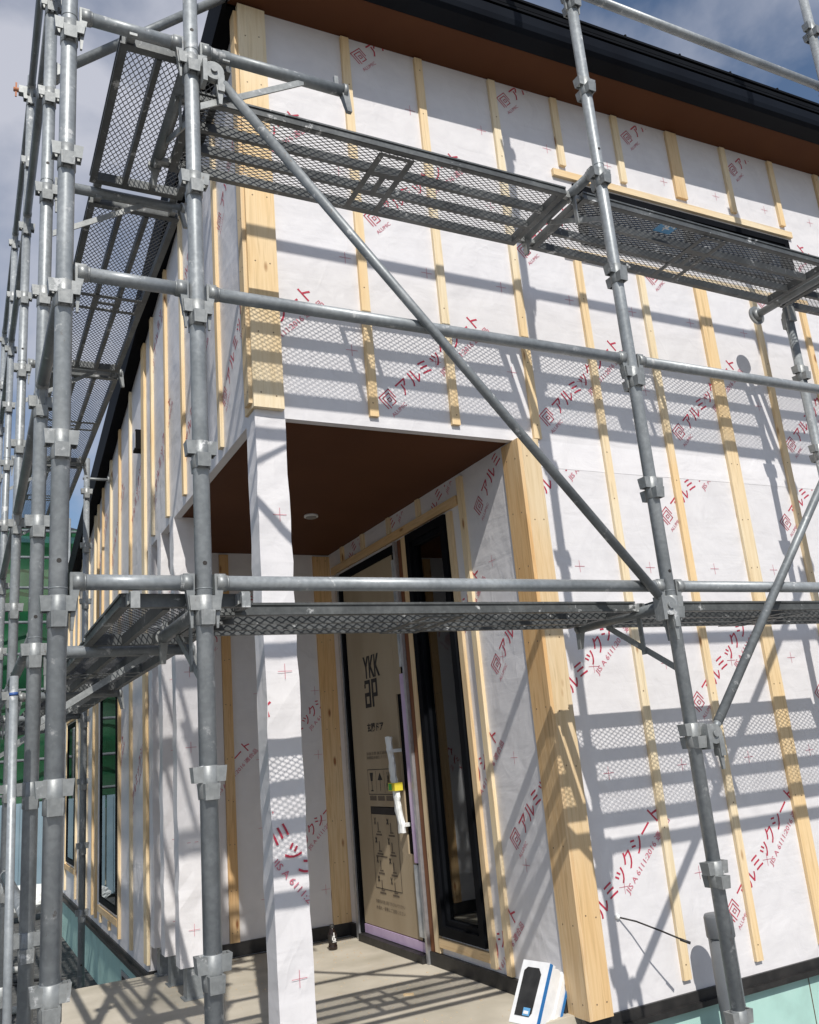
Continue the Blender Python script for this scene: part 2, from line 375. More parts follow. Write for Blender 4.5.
lh = {-2: 'low rail near the ground', 0: 'rail at porch height', 2: 'rail above porch height', 4: 'rail beside the upper left walkway', 6: 'high rail against the sky', 8: 'highest rail at the top left'}
for i in range(4):
    for k in ((2, 6) if i == 0 else (-2, 0, 2, 6, 8)):
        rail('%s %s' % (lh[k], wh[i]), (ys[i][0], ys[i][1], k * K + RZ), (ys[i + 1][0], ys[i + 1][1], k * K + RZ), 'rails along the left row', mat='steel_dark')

def clamp(t, loc, rz=0):
    b = MB().mat('cast')
    b.tube((0, -.012, 0), (0, .012, 0), .034, 18).tube((0, -.02, 0), (0, -.012, 0), .011, 10)
    b.box(-.036, -.022, -.016, .03, -.05, .035).box(.012, .034, -.014, .02, -.075, -.01)
    b.hexa([Vector(v) for v in ((.016, -.006, -.12), (.026, -.006, -.12), (.026, .002, -.12), (.016, .002, -.12), (.008, -.008, -.05), (.032, -.008, -.05), (.032, .004, -.05), (.008, .004, -.05))])
    b.bevel(.002)
    o = b.build('swivel_clamp', t); o.location = loc; o.rotation_euler = (0, 0, rz); return o
def brace(label, p, q, r=.0165, side=1):
    t = empty('diagonal_brace', p, label, 'brace', 'diagonal braces')
    d = Vector(q) - Vector(p)
    u = d.normalized()
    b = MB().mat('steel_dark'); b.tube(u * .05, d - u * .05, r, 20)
    for s, e in ((u * .012, u * .06), (d - u * .012, d - u * .06)):
        c = (s + e) / 2
        b.tube(s, e, .009, 12, r)
    b.build('tube', t); clamp(t, (0, 0, 0)); clamp(t, d)
    return t
brace('long brace falling from the top left down to the braced upright', (XA + .062, -.035, 4 * K - .03), (XB - .05, -.035, .0))
brace('brace rising right from the braced upright towards the right edge', (XB + .06, -.035, -K), (XC - .05, -.035, 3 * K - .02))

def bracket(label, x, y, z, ang, L=.52, group='walkway brackets', ring=False):
    t = empty('bracket', (x, y, z), label, 'bracket', group); t.rotation_euler = (0, 0, ang)
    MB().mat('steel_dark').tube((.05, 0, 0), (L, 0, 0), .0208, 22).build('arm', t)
    link('wedge_head', HEAD, t)
    if not ring:
        s = MB().mat('cast')
        s.hexa([Vector(v) for v in ((.024, -.012, -.24), (.024, -.006, -.24), (.024, -.006, -.215), (.024, -.012, -.215),
                                    (L * .72, -.012, -.03), (L * .72, -.006, -.03), (L * .72, -.006, -.005), (L * .72, -.012, -.005))])
        if abs(ang) > .1: s.box(.17, .19, -.006, .0, -.155, -.01)
        s.build('strut', t)
        e = MB().mat('cast').tube((L, 0, 0), (L + .014, 0, 0), .0265, 18)
        e.hexa([Vector(v) for v in ((L + .012, -.008, -.085), (L + .03, -.008, -.085), (L + .03, .008, -.085), (L + .012, .008, -.085),
                                    (L - .012, -.014, .01), (L + .02, -.014, .01), (L + .02, .014, .01), (L - .012, .014, .01))])
        e.box(L - .03, L - .015, -.006, .006, .015, .055); e.bevel(.0018); e.build('end_lug', t)
    else:
        MB().mat('cast').tube((L, 0, 0), (L + .012, 0, 0), .055, 24).tube((L - .02, 0, 0), (L, 0, 0), .026, 18, .04).build('end_disc', t)
    return t
H4, H0 = 4 * K + .055, .01
bracket('upper bracket reaching from the left upright towards the house corner', XA, 0, H4, PI / 2, .60)
bracket('upper bracket pointing right along the facade, flat strut below', XA, 0, H4 + .02, 0, .54)
bracket('lower bracket reaching from the left upright towards the porch', XA, 0, H0, PI / 2, .54)
bracket('upper bracket where two upper walkways meet on the braced upright', XB, 0, H4, PI / 2, .53)
bracket('lower bracket under the walkway joint on the braced upright', XB, 0, H0, PI / 2, .53)
bracket('upper right bracket ending in a round disc near the wall', XC, 0, H4 - .05, PI / 2, .70, ring=True)
bracket('lower right bracket beyond the right edge', XC, 0, H0, PI / 2, .53)
bracket('upper bracket beyond the right edge', XD, 0, H4, PI / 2, .53)
bracket('lower far right bracket beyond the edge', XD, 0, H0, PI / 2, .53)
bw = ['between the first and second left walkways', 'between the second and third left walkways', 'under the third left walkway end', 'at the far end of the left row']
for (x, y), w in zip(ys[1:], bw):
    bracket('upper bracket ' + w, x, y, H4, 0, .52); bracket('lower bracket ' + w, x, y, H0, 0, .52)

def plank_meshes(L, W, ninner=2):
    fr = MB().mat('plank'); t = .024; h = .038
    fr.box(0, L, .003, t, -h, 0); fr.box(0, L, W - t, W - .003, -h, 0)
    for a, b_ in ((-.0075, -.0005), (-h + .001, -h + .009)):      # rolled lips
        fr.box(0.001, L - .001, -.002, .0028, a, b_); fr.box(.001, L - .001, W - .0028, W + .002, a, b_)
    fr.box(0, .028, t, W - t, -h, -.001); fr.box(L - .028, L, t, W - t, -h, -.001)
    st = (W - t * 2) / (ninner + 1)
    for i in range(ninner):
        c = t + st * (i + 1); fr.box(.028, L - .028, c - .009, c + .009, -.042, -.0045)
    # pressed cross plate with rounded openings (two per strip ladder)
    m = L / 2; a = .065
    z0, z1 = -.0455, -.0425
    if L > 1: fr.box(m - a - .012, m - a + .012, t, W - t, z0, z1); fr.box(m + a - .012, m + a + .012, t, W - t, z0, z1)
    for i in range(ninner + 1 if L > 1 else 0):
        c0 = t + st * i; fr.box(m - a + .012, m + a - .012, c0 - (.0 if i == 0 else .013), c0 + .016, z0, z1)
        if i == 1: fr.box(m - .012, m + .012, c0 + .016, c0 + st - .013, z0, z1)
    if L > 1: fr.box(m - a + .012, m + a - .012, W - t - .014, W - t, z0, z1)
    frame = fr.mesh('frame')
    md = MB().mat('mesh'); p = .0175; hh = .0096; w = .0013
    n = int((L - .05) / p); rows = int((W - .03) / hh)
    y0 = (W - rows * hh) / 2; x0 = (L - n * p) / 2
    for i in range(rows):
        prev = None
        for j in range(n + 1):
            y = y0 + hh * (i + ((i + j) % 2)); x = x0 + j * p
            tz = .0008 if (i + j) % 2 else -.0008
            cur = [md.bm.verts.new((x, y - w, -.0028 + tz)), md.bm.verts.new((x, y + w, -.0028 + tz)), md.bm.verts.new((x, y + w, -.0005 + tz)), md.bm.verts.new((x, y - w, -.0005 + tz))]
            if prev:
                for a_ in range(4):
                    md.bm.faces.new((prev[a_], prev[(a_ + 1) % 4], cur[(a_ + 1) % 4], cur[a_]))
            prev = cur
    deck = md.mesh('mesh_deck')
    hk = MB().mat('cast')
    hk.box(-.03, .002, -.012, .012, -.03, -.012).box(-.052, -.03, -.012, .012, -.034, -.004)
    hk.box(-.058, -.05, -.012, .012, -.05, -.008).box(-.03, .012, .0125, .0165, -.036, -.006); hk.bevel(.0015)
    hook = hk.mesh('hook')
    return frame, deck, hook
PM = {}
def plank(label, x, y, z, L, W, ang=0, group='steel mesh walkway planks', sticker=False, tilt=0):
    key = (round(L, 3), round(W, 3))
    if key not in PM: PM[key] = plank_meshes(L, W)
    frame, deck, hook = PM[key]
    t = empty('scaffold_plank', (x, y, z), label, 'walkway plank', group); t.rotation_euler = (0, tilt, ang)
    link('frame', frame, t); link('mesh_deck', deck, t)
    for yy in (.03, W - .03):
        link('hook', hook, t, Matrix.Translation((0, yy, .0)))
        link('hook', hook, t, Matrix.Translation((L, yy, .0)) @ Matrix.Rotation(PI, 4, 'Z'))
    if sticker:
        s = MB().mat('sticker').box(.50, .60, .035, .115, -.0062, -.0048)
        s.mat('white')
        for i in range(5): s.box(.512 + .017 * i, .522 + .017 * i, .045 + .009 * (i % 2), .062 + .008 * (i % 3), -.0072, -.0063)
        s.box(.53, .57, .078, .084, -.0072, -.0063); s.box(.54, .546, .07, .1, -.0072, -.0063)
        tag(s.build('sticker', t), 'blue and white maker sticker under the mesh')
    return t
FY, FW = .165, .415
T4, T0 = 4 * K + .062, .048
plank('upper walkway from the left upright across the top of the porch corner', XA + .045, FY, T4, XB - XA - .09, FW)
plank('upper right walkway with a blue sticker under its mesh', XB + .045, FY, T4, XC - XB - .09, FW, sticker=True, tilt=.017)
plank('upper walkway cut by the right edge of the photo', XC + .045, FY, T4 - .028, XD - XC - .09, FW)
plank('lower walkway seen nearly edge on in front of the porch', XA + .045, FY - .03, T0, XB - XA - .09, FW)
plank('lower walkway seen nearly edge on right of the braced upright', XB + .045, FY - .03, T0, XC - XB - .09, FW)
plank('lower walkway beyond the right edge of the photo', XC + .045, FY - .03, T0, XD - XC - .09, FW)
# left row: local +X runs along world +Y, local +Y runs towards world -X
LX1, LW = .735, .36
plank('upper left walkway nearest the camera, seen from below against the sky', LX1, .045, T4 + .04, .76, LW, PI / 2)
plank('second upper left walkway, running along the battened wall', LX1 + .01, .895, T4 + .012, 1.60, LW, PI / 2)
plank('third upper left walkway, half hidden by the thick near upright', LX1 + .02, 2.585, T4 + .012, 1.57, LW, PI / 2)
plank('farthest upper left walkway, beyond the thick near upright', LX1 + .02, 4.245, T4 + .012, 1.61, LW, PI / 2)
plank('lower left walkway nearest the camera at porch height', LX1, .045, T0 + .01, .76, LW, PI / 2)
plank('second lower left walkway at porch height beside the fins', LX1 + .01, .895, T0 + .01, 1.60, LW, PI / 2)
plank('third lower left walkway at porch height above the windows', LX1 + .02, 2.585, T0 + .01, 1.57, LW, PI / 2)
plank('farthest lower left walkway at porch height', LX1 + .02, 4.245, T0 + .01, 1.61, LW, PI / 2)

# wall strut that holds the far inner upright off the wall
t = empty('wall_strut', (.85, 4.78, 1.93), 'short strut from the thin inner upright to the battened left wall', 'strut')
MB().mat('cast').tube((-.03, 0, 0), (.16, 0, 0), .011, 12).build('rod', t)
MB().mat('cast').tube((.16, 0, 0), (.172, 0, 0), .03, 14).build('end_plate', t)
# tube rising behind the top left bay
t = empty('sloping_tube', (.235, .9, 2.42), 'sloping tube behind the top left bay, rising to the roof edge', 'tube')
MB().mat('steel_dark').tube((0, 0, 0), (.75, -.03, .66), .0208, 20).build('tube', t)
MB().mat('cast').tube((0, -.035, 0), (0, .03, 0), .034, 16).build('swivel_clamp', t)
o = clamp(bpy.data.objects['scaffold_pole.009'], (0, 0, 1.70 - GZ), PI / 2)
# thin loose prop at the lower left with blue tape round its top
t = empty('loose_tube', (.17, .62, -1.95), 'thin tube leaning at the lower left with blue tape near its top', 'tube')
MB().mat('steel').tube((.0, 0, 0), (-.02, .0, 1.86), .0125, 16).build('tube', t)
MB().mat('bluetape').tube((-.0195, 0, 1.80), (-.02, 0, 1.81), .0132, 16).build('tape', t)
# flag clamp with butterfly nut high on the left
t = empty('rail_clamp', (.235, 2.54, 3.66), 'small clamp with a wing nut high on the third left upright', 'clamp')
MB().mat('cast').tube((0, 0, -.035), (0, 0, .035), .032, 16).box(-.07, -.02, -.02, .02, -.025, .025).build('collar', t)
MB().mat('rust').tube((-.1, 0, 0), (-.06, 0, 0), .014, 10).box(-.09, -.08, -.004, .004, -.05, .05).build('wing_nut', t)

# ------------------------------------------------------------------ the house
WX, WY = 1.05, .90            # outer faces: left wall x = WX, facade y = WY
RX, KY = 2.32, 3.33           # return wall x = RX, porch back wall y = KY
ZB, ZC = -1.53, .974           # sheet bottom, porch ceiling
YE = 8.8; XE = 7.6; T = .04
def ztop(x): return 3.07 + .022 * (x - WX)
def lroof(y): return 3.07 - .24 * (y - WY)
house = empty('house', (WX, WY, GZ), 'unfinished house wrapped in white printed sheet with pine battens', 'house')
HP = house.matrix_basis.copy(); HP = Matrix.Translation((WX, WY, GZ)); HI = HP.inverted()
DOORPART = []
def hb(b, name, parent=None):      # build in world coordinates as a part of the house
    if parent is not None and parent in DOORPART: bmesh.ops.translate(b.bm, vec=(0, SY, 0), verts=b.bm.verts)
    bmesh.ops.transform(b.bm, matrix=HI, verts=b.bm.verts)
    return b.build(name, house if parent is None else parent)

def grid_wall(axis, c, t, u0, u1, v0, v1, holes, mat='sheet'):
    """solid wall with rectangular openings; axis 'y': plane y=c, thickness towards +y, u=x; axis 'x': plane x=c, u=y"""
    us = sorted({u0, u1} | {h[i] for h in holes for i in (0, 1)}); vs = sorted({v0, v1} | {h[i] for h in holes for i in (2, 3)})
    b = MB().mat(mat)
    for a0, a1 in zip(us, us[1:]):
        run = None
        for b0, b1 in zip(vs, vs[1:]):
            cu, cv = (a0 + a1) / 2, (b0 + b1) / 2
            if any(h[0] < cu < h[1] and h[2] < cv < h[3] for h in holes):
                if run: (b.box(a0, a1, c, c + t, *run) if axis == 'y' else b.box(c, c + t, a0, a1, *run)); run = None
            else: run = (run[0], b1) if run else (b0, b1)
        if run: (b.box(a0, a1, c, c + t, *run) if axis == 'y' else b.box(c, c + t, a0, a1, *run))
    return b
SY = .038
DW = (2.17 + SY, 3.10 + SY, -1.48, .77)       # door opening y0,y1,z0,z1
TW = (1.56 + SY, 2.03 + SY, -1.36, .80)       # tall window on the return wall
FWN = (2.93, 4.66, 2.17, 2.55)     # high window on the facade
LW1 = (4.46, 5.30, -1.34, .30); LW2 = (7.0, 7.7, -1.2, .14)
# facade sheet: upper piece over the porch + whole height right of it
fs = grid_wall('y', WY, T, RX, XE, ZB, 3.3, [FWN])
fs.box(WX, RX, WY, WY + T, ZC, 3.3)
facade = hb(fs, 'facade_sheet'); tag(facade, 'white printed sheet of the front wall')
ls = MB().mat('sheet')
def lpoly(y0, y1, z0): ls.poly([(WX, y0, z0), (WX, y1, z0), (WX, y1, lroof(y1) + .05), (WX, y0, lroof(y0) + .05)], (T, 0, 0))
lpoly(WY + T, KY, ZC); lpoly(KY, LW1[0], ZB)
lpoly(LW1[1], LW2[0], ZB); lpoly(LW2[1], YE, ZB)
for w in (LW1, LW2):
    lpoly(w[0], w[1], w[3]); ls.box(WX, WX + T, w[0], w[1], ZB, w[2])
left_sheet = hb(ls, 'side_sheet'); tag(left_sheet, 'white printed sheet of the left side wall')
rs = grid_wall('x', RX, T, WY + T, KY + T, ZB, ZC + .05, [DW, TW])
return_sheet = hb(rs, 'porch_side_sheet'); tag(return_sheet, 'white sheet on the porch wall with the door')
bs = MB().mat('sheet').box(WX + T, RX, KY, KY + T, ZB, ZC + .05)
back_sheet = hb(bs, 'porch_back_sheet'); tag(back_sheet, 'white sheet on the back wall of the porch')
hb(MB().mat('tan').box(WX + T, XE, YE - .05, YE, GZ, 1.2).box(XE - .05, XE, WY + T, YE - .05, GZ, 3.0)
   .box(RX + T, XE - .05, WY + T, YE - .05, ZB - .02, ZB + .02).box(WX + T, RX + T, KY + T, YE - .05, ZB - .02, ZB + .02)
   .box(3.3, 3.35, WY + T, YE - .06, ZB + .02, ZC), 'interior_shell')
# porch ceiling, soffit, roof
hb(MB().mat('ceiling').box(WX + .012, RX + .0, WY + T, KY, ZC + .004, ZC + .05).box(WX + .012, WX + T, WY + .012, WY + T, ZC + .004, ZC + .03)
   , 'porch_ceiling')
hb(MB().mat('white_pvc').tube((1.82, 2.33, ZC + .004), (1.82, 2.33, ZC - .008), .042, 24).mat('light_glass').tube((1.82, 2.33, ZC - .008), (1.82, 2.33, ZC - .014), .032, 24), 'downlight')
OE = .655; OX = .965
rf = MB().mat('soffit')
x0, x1 = OX + .02, XE
rf.hexa([Vector(p) for p in ((x0, OE + .01, ztop(x0) + .01), (x1, OE + .01, ztop(x1) + .01), (x1, WY, ztop(x1)), (x0, WY, ztop(x0)),
                             (x0, OE + .01, ztop(x0) + .03), (x1, OE + .01, ztop(x1) + .03), (x1, WY, ztop(x1) + .02), (x0, WY, ztop(x0) + .02))])
hb(rf, 'soffit')
sv = MB().mat('black').box(WX, XE, WY - .012, WY, 3.055, 3.06)
rb = MB().mat('roof')
def rz(y): return lroof(y) + .20
for zz, y0_, xx in ((.0, OE, OX),):
    rb.poly([(OX + .01, OE + .02, rz(OE) - .03), (OX + .01, YE + .3, rz(YE + .3) - .03), (OX + .01, YE + .3, rz(YE + .3)), (OX + .01, OE + .02, rz(OE))], (XE - OX, 0, .0))
roof = hb(rb, 'roof')
vg = MB().mat('black')
vg.poly([(OX, OE - .01, lroof(OE) - .03), (OX, YE + .3, lroof(YE + .3) - .03), (OX, YE + .3, rz(YE + .3) + .02), (OX, OE - .01, rz(OE) + .02)], (.02, 0, 0))
vg.poly([(OX + .022, WY + .01, lroof(WY) - .022), (OX + .022, YE + .3, lroof(YE + .3) - .022), (OX + .022, YE + .3, lroof(YE + .3) - .002), (OX + .022, WY + .01, lroof(WY) - .002)], (WX - OX - .024, 0, 0))
hb(vg, 'verge_board', roof)
gt = MB().mat('gutter')
prof = [(0, 0.0), (-.085, .012), (-.105, .03), (-.112, .06), (-.112, .115), (-.104, .115), (-.104, .06), (-.07, .03), (0, .02)]
def gp(x, f): return [(x, OE + a, ztop(x) + b + f) for a, b in prof]
A = [gt.bm.verts.new(p) for p in gp(OX - .01, .0)]; B = [gt.bm.verts.new(p) for p in gp(XE, .0)]
n = len(A)
gt._tag([gt.bm.faces.new((A[i], A[(i + 1) % n], B[(i + 1) % n], B[i])) for i in range(n)] + [gt.bm.faces.new(A[::-1]), gt.bm.faces.new(B)])
hb(gt, 'gutter', roof)
ff = MB().mat('black')
for (ya, yb, za, zb) in ((OE, OE + .012, .02, .30), (OE - .07, OE - .001, .185, .20), (OE - .045, OE - .001, .235, .262), (OE - .03, OE + .04, .30, .315)):
    ff.hexa([Vector(p) for p in ((OX, ya, ztop(OX) + za), (XE, ya, ztop(XE) + za), (XE, yb, ztop(XE) + za), (OX, yb, ztop(OX) + za),
                                 (OX, ya, ztop(OX) + zb), (XE, ya, ztop(XE) + zb), (XE, yb, ztop(XE) + zb), (OX, yb, ztop(OX) + zb))])
x = OX + .2
while x < XE:
    ff.tube((x, OE - .02, ztop(x) + .315), (x, OE - .02, ztop(x) + .33), .008, 8); x += .42
hb(ff, 'fascia', roof)

# base trims and insulated foundation
bt = MB().mat('black_tape')
bt.box(RX - .012, XE, WY - .014, WY + .004, -1.592, ZB).box(RX - .03, XE, WY - .035, WY - .014, -1.592, -1.57)
hb(bt, 'facade_base_trim')
hb(MB().mat('black_tape').box(WX - .012, WX, KY - .03, YE, -1.575, ZB + .006).box(WX - .035, WX - .012, KY - .03, YE, -1.575, -1.55).box(WX - .012, WX + .1, KY - .045, KY - .03, -1.60, ZB + .02), 'side_base_trim')
hb(MB().mat('black_tape').box(RX - .02, RX, WY + .105, DW[0] - .01, -1.521, -1.455), 'porch_base_trim')
hb(MB().mat('black_tape').box(RX - .02, RX, DW[1] + .04, KY, -1.521, -1.445).box(WX + .1, RX - .02, KY - .02, KY, -1.521, -1.445), 'porch_base_trim')
fd = MB().mat('foam').box(RX + .0, XE, WY + .004, WY + .06, GZ - .05, -1.593)
fd.box(WX + .004, WX + .06, KY, YE, GZ - .05, -1.593)
fd.mat('foam')
fdo = hb(fd, 'foundation'); tag(fdo, 'pale teal insulated foundation')
hb(MB().mat('alu').box(WX - .004, WX + .003, 3.95, 4.3, -1.86, -1.66).mat('ink').box(WX - .006, WX - .0045, 3.99, 4.26, -1.83, -1.69), 'floor_vent')
hb(MB().mat('concrete').box(.50, RX + T, .96, 3.27, GZ - .02, -1.522).box(.46, .50, .96, 3.27, GZ - .02, -1.66), 'porch_slab')

# battens -----------------------------------------------------------------
def batten_bm(axis, c, u0, u1, z0, z1, th=.018, mat='wood_z', nails=True):
    b = MB().mat(mat)
    if axis == 'y': b.box(u0, u1, c - th, c, z0, z1)
    else: b.box(c - th, c, u0, u1, z0, z1)
    b.bevel(.0012)
    if nails:
        b.mat('nail'); z = z0 + .05 + random.random() * .03; w = u1 - u0
        while z < z1 - .02:
            us = [(u0 + u1) / 2 + random.uniform(-.006, .006)] if w < .06 else [u0 + w * .25, u0 + w * .75]
            for u in us:
                zz = z + random.uniform(-.008, .008)
                if axis == 'y': b.tube((u, c - th - .0006, zz), (u, c - th + .002, zz), .0036, 8)
                else: b.tube((c - th - .0006, u, zz), (c - th + .002, u, zz), .0036, 8)
            z += .29 * (2 if random.random() < .22 else 1) + random.uniform(-.05, .05)
    return b
def batten(*a, name='batten', lab=None, **k):
    o = hb(batten_bm(*a, **k), name)
    if lab: tag(o, lab)
    return o
hw = .0215
g = [1.587, 2.005, 2.445]
for x in g[:2]: batten('y', WY, x - hw, x + hw, ZC + .045, ztop(x) - .012)
batten('y', WY, 2.47 - hw - .01, 2.47 + hw - .01, .99, ztop(2.44) - .012)
cols = [2.878, 3.318, 3.768, 4.205, 4.640, 5.09, 5.53, 5.98, 6.42, 6.87, 7.3]
for i, x in enumerate(cols):
    h_ = .043 if i in (2, 6, 10) else hw
    if i < 5:
        batten('y', WY, x - h_, x + h_, FWN[3] + .1, ztop(x) - .012, nails=False)
        batten('y', WY, x - h_, x + h_, -1.478, FWN[2] - .12)
    else: batten('y', WY, x - h_, x + h_, -1.478, ztop(x) - .012)
# window head and sill battens
batten('y', WY, 2.80, 4.70, FWN[3] + .02, FWN[3] + .062, mat='wood_x', nails=False, th=.02)
batten('y', WY, 2.80, 4.70, FWN[2] - .10, FWN[2] - .055, mat='wood_x', nails=False, th=.02)
# corner boards of the upper storey corner
batten('y', WY, WX - .018, WX + .115, ZC + .03, ztop(1.1) - .012, name='corner_board', th=.03)
batten('x', WX, WY, WY + .10, ZC + .03, lroof(WY + .1) - .015, name='corner_board', th=.018)
batten('x', WX - .018, WY - .012, WY + .05, ZC + .05, lroof(WY + .1) - .02, name='corner_board', th=.016)
# thick post boards at the porch edge
batten('y', WY, RX + .012, RX + .114, -1.526, ZC - .0, name='post_board', th=.045, mat='wood_z')
batten('x', RX + .012, WY - .044, WY + .10, -1.526, ZC - .004, name='post_board', th=.018, mat='wood_o')
# left wall
for y in (1.42, 1.76, 2.18, 2.62, 3.06):
    batten('x', WX, y - hw, y + hw, ZC + .04, lroof(y) - .03, nails=False)
batten('x', WX, KY - .03, KY + .07, -1.478, lroof(KY) - .03, nails=False, mat='wood_z', lab='wide brown batten at the porch end of the side wall')
for y in (3.88, 4.36): batten('x', WX, y - hw, y + hw, -1.478, lroof(y) - .03, nails=False)
for y in (4.80, 5.24):
    batten('x', WX, y - hw, y + hw, LW1[3] + .08, lroof(y) - .03, nails=False); batten('x', WX, y - hw, y + hw, -1.478, LW1[2] - .08, nails=False)
for y in (5.52, 5.72, 6.14, 6.58, 6.9, 7.78, 8.22, 8.7): batten('x', WX, y - hw, y + hw, -1.478, lroof(y) - .03, nails=False)
for y in (7.3,): batten('x', WX, y - hw, y + hw, LW2[3] + .08, lroof(y) - .03, nails=False)
for w in (LW1, LW2):
    batten('x', WX, w[0] - .06, w[1] + .06, w[2] - .07, w[2] - .025, nails=False, mat='wood_y'); batten('x', WX, w[0] - .06, w[1] + .06, w[3] + .02, w[3] + .065, nails=False, mat='wood_y')
# porch walls
batten('y', KY, 1.525, 1.585, -1.45, ZC - .01, nails=True, mat='wood_o'); batten('y', KY, 2.195, RX - .0, -1.45, ZC - .01, mat='wood_o', lab='wide orange board in the inner corner of the porch')
batten('x', RX, 1.355 + SY, 1.40 + SY, -1.45, ZC - .02, nails=False); batten('x', RX, 1.495 + SY, 1.54 + SY, -1.44, .80, nails=False)
batten('x', RX, 2.045 + SY, 2.10 + SY, -1.45, .80, nails=False)
batten('x', RX, 1.42 + SY, 3.25, .815, .865, nails=False, mat='wood_y', th=.019)
batten('x', RX, 1.54 + SY, 2.045 + SY, -1.44 + .02, -1.375, nails=False, mat='wood_y', th=.02)
batten('x', RX, 2.105 + SY, 2.160 + SY, -1.50, .80, nails=False, mat='wood_red', th=.012, lab='dark brown timber beside the door')
for y in (1.9, 2.3, 2.7, 3.05): batten('x', RX, y - .02, y + .02, .868, ZC - .002, nails=False)
# a split splinter of batten and loose paper tag on the facade
# ------------------------------------------------------------------ printed lettering
def text_mesh(body, size, sx=1., align='LEFT', bold=0.):
    c = bpy.data.curves.new('t', 'FONT'); c.body = body; c.size = size; c.resolution_u = 2; c.align_x = align; c.offset = bold
    o = bpy.data.objects.new('t', c); COL.objects.link(o)
    bpy.context.view_layer.update()
    me = bpy.data.meshes.new_from_object(o.evaluated_get(bpy.context.evaluated_depsgraph_get()))
    bpy.data.objects.remove(o); bpy.data.curves.remove(c)
    if sx != 1:
        for v in me.vertices: v.co.x *= sx
    return me
def stroke(bm, pts, w, mi=0, closed=False):
    pts = [Vector((*p, 0)) for p in pts]
    if closed: pts = pts + [pts[0]]
    for a, b in zip(pts, pts[1:]):
        d = (b - a).normalized(); nn = Vector((-d.y, d.x, 0)) * w / 2; e = d * w / 2
        f = bm.faces.new([bm.verts.new(p) for p in (a - e - nn, b + e - nn, b + e + nn, a - e + nn)]); f.material_index = mi
def build_print():
    bm = bmesh.new()
    def add(me, off, mi, fit=None):
        if fit:
            xs = [v.co.x for v in me.vertices]; s = fit / (max(xs) - min(xs)); m0 = min(xs)
            for v in me.vertices: v.co.x = (v.co.x - m0) * s
        n0 = len(bm.faces); vs = [bm.verts.new(v.co + Vector((*off, 0))) for v in me.vertices]
        for p in me.polygons:
            try: f = bm.faces.new([vs[i] for i in p.vertices]); f.material_index = mi
            except ValueError: pass
    add(text_mesh('アルミックシート', .088, bold=.0005), (.075, -.036), 0, .635)
    add(text_mesh('JIS A 6111:2016 適合品', .036, bold=.0003), (.32, -.092), 1, .40)
    add(text_mesh('ALUMIC', .026), (-.045, -.075), 1, .10)
    w = .0046
    stroke(bm, [(-.035, -.03), (-.035, .036), (.035, .036), (.035, -.012)], w)
    stroke(bm, [(-.021, -.036), (-.021, .022), (.022, .022), (.022, -.03), (-.008, -.03)], w)
    stroke(bm, [(.0, .004), (.01, .004), (.01, -.012), (-.006, -.012), (-.006, .006), (.0, .004)], w * .8)
    bmesh.ops.remove_doubles(bm, verts=bm.verts, dist=1e-5)
    return bm
PRINT = bpy.data.meshes.new('print'); _b = build_print(); _b.to_mesh(PRINT); _b.free()
CROSS = bpy.data.meshes.new('cross'); _b = bmesh.new(); stroke(_b, [(-.028, 0), (.028, 0)], .0022, 1); stroke(_b, [(0, -.028), (0, .028)], .0022, 1); _b.to_mesh(CROSS); _b.free()
def stamp(regions, stamps, mapf, parent, name='printed_lettering'):
    """stamps: (mesh,u,v,angle); regions: list of (u0,u1,v0,v1); mapf(u,v)->world"""
    out = MB(); out.mats = ['print', 'print_soft']
    for me, u, v, a, *sc in stamps:
        s = sc[0] if sc else 1.
        for r in regions:
            if u + .85 < r[0] or u - .85 > r[1] or v + .85 < r[2] or v - .85 > r[3]: continue
            bm = bmesh.new(); bm.from_mesh(me)
            bmesh.ops.transform(bm, matrix=Matrix.Translation((u, v, 0)) @ Matrix.Rotation(a, 4, 'Z') @ Matrix.Scale(s, 4), verts=bm.verts)
            for co, no in (((r[0], 0, 0), (-1, 0, 0)), ((r[1], 0, 0), (1, 0, 0)), ((0, r[2], 0), (0, -1, 0)), ((0, r[3], 0), (0, 1, 0))):
                bmesh.ops.bisect_plane(bm, geom=bm.verts[:] + bm.edges[:] + bm.faces[:], plane_co=co, plane_no=no, clear_outer=True)
            vm = {}
            for f in bm.faces:
                vs = []
                for w in f.verts:
                    if w not in vm: vm[w] = out.bm.verts.new(mapf(w.co.x, w.co.y))
                    vs.append(vm[w])
                try: g_ = out.bm.faces.new(vs); g_.material_index = f.material_index
                except ValueError: pass
            bm.free()
    bmesh.ops.transform(out.bm, matrix=HI, verts=out.bm.verts)
    me = bpy.data.meshes.new(name); out.bm.to_mesh(me); out.bm.free()
    for m in out.mats: me.materials.append(M[m])
    return link(name, me, parent)
A43 = math.radians(43.5)
st = []
for i in range(-1, 8):
    for j in range(-1, 3): st.append((PRINT, 1.672 + .872 * i, 1.115 + .938 * j, A43))
for i in range(-1, 16):
    for j in range(0, 4): st.append((CROSS, 1.507 + .4285 * i, 1.805 - .47 + .47 * j, 0) if True else None)
stamp([(WX + .004, FWN[0] - .06, .99, 3.1), (FWN[1] + .05, XE, .99, 3.1), (FWN[0] - .06, FWN[1] + .05, .99, FWN[2] - .1), (FWN[0] - .06, FWN[1] + .05, FWN[3] + .05, 3.1)], st, lambda u, v: (u, WY - .0015, v), facade)
st = []
for i in range(-2, 7):
    for j in range(-1, 2): st.append((PRINT, 3.224 + .884 * i, -.309 + .944 * j, A43))
for i in range(-1, 14):
    for j in range(0, 4): st.append((CROSS, 2.615 + .4385 * i, .36 - .475 * j, 0))
stamp([(RX + .01, XE, ZB + .01, .845)], st, lambda u, v: (u, WY - .0015, v), facade)
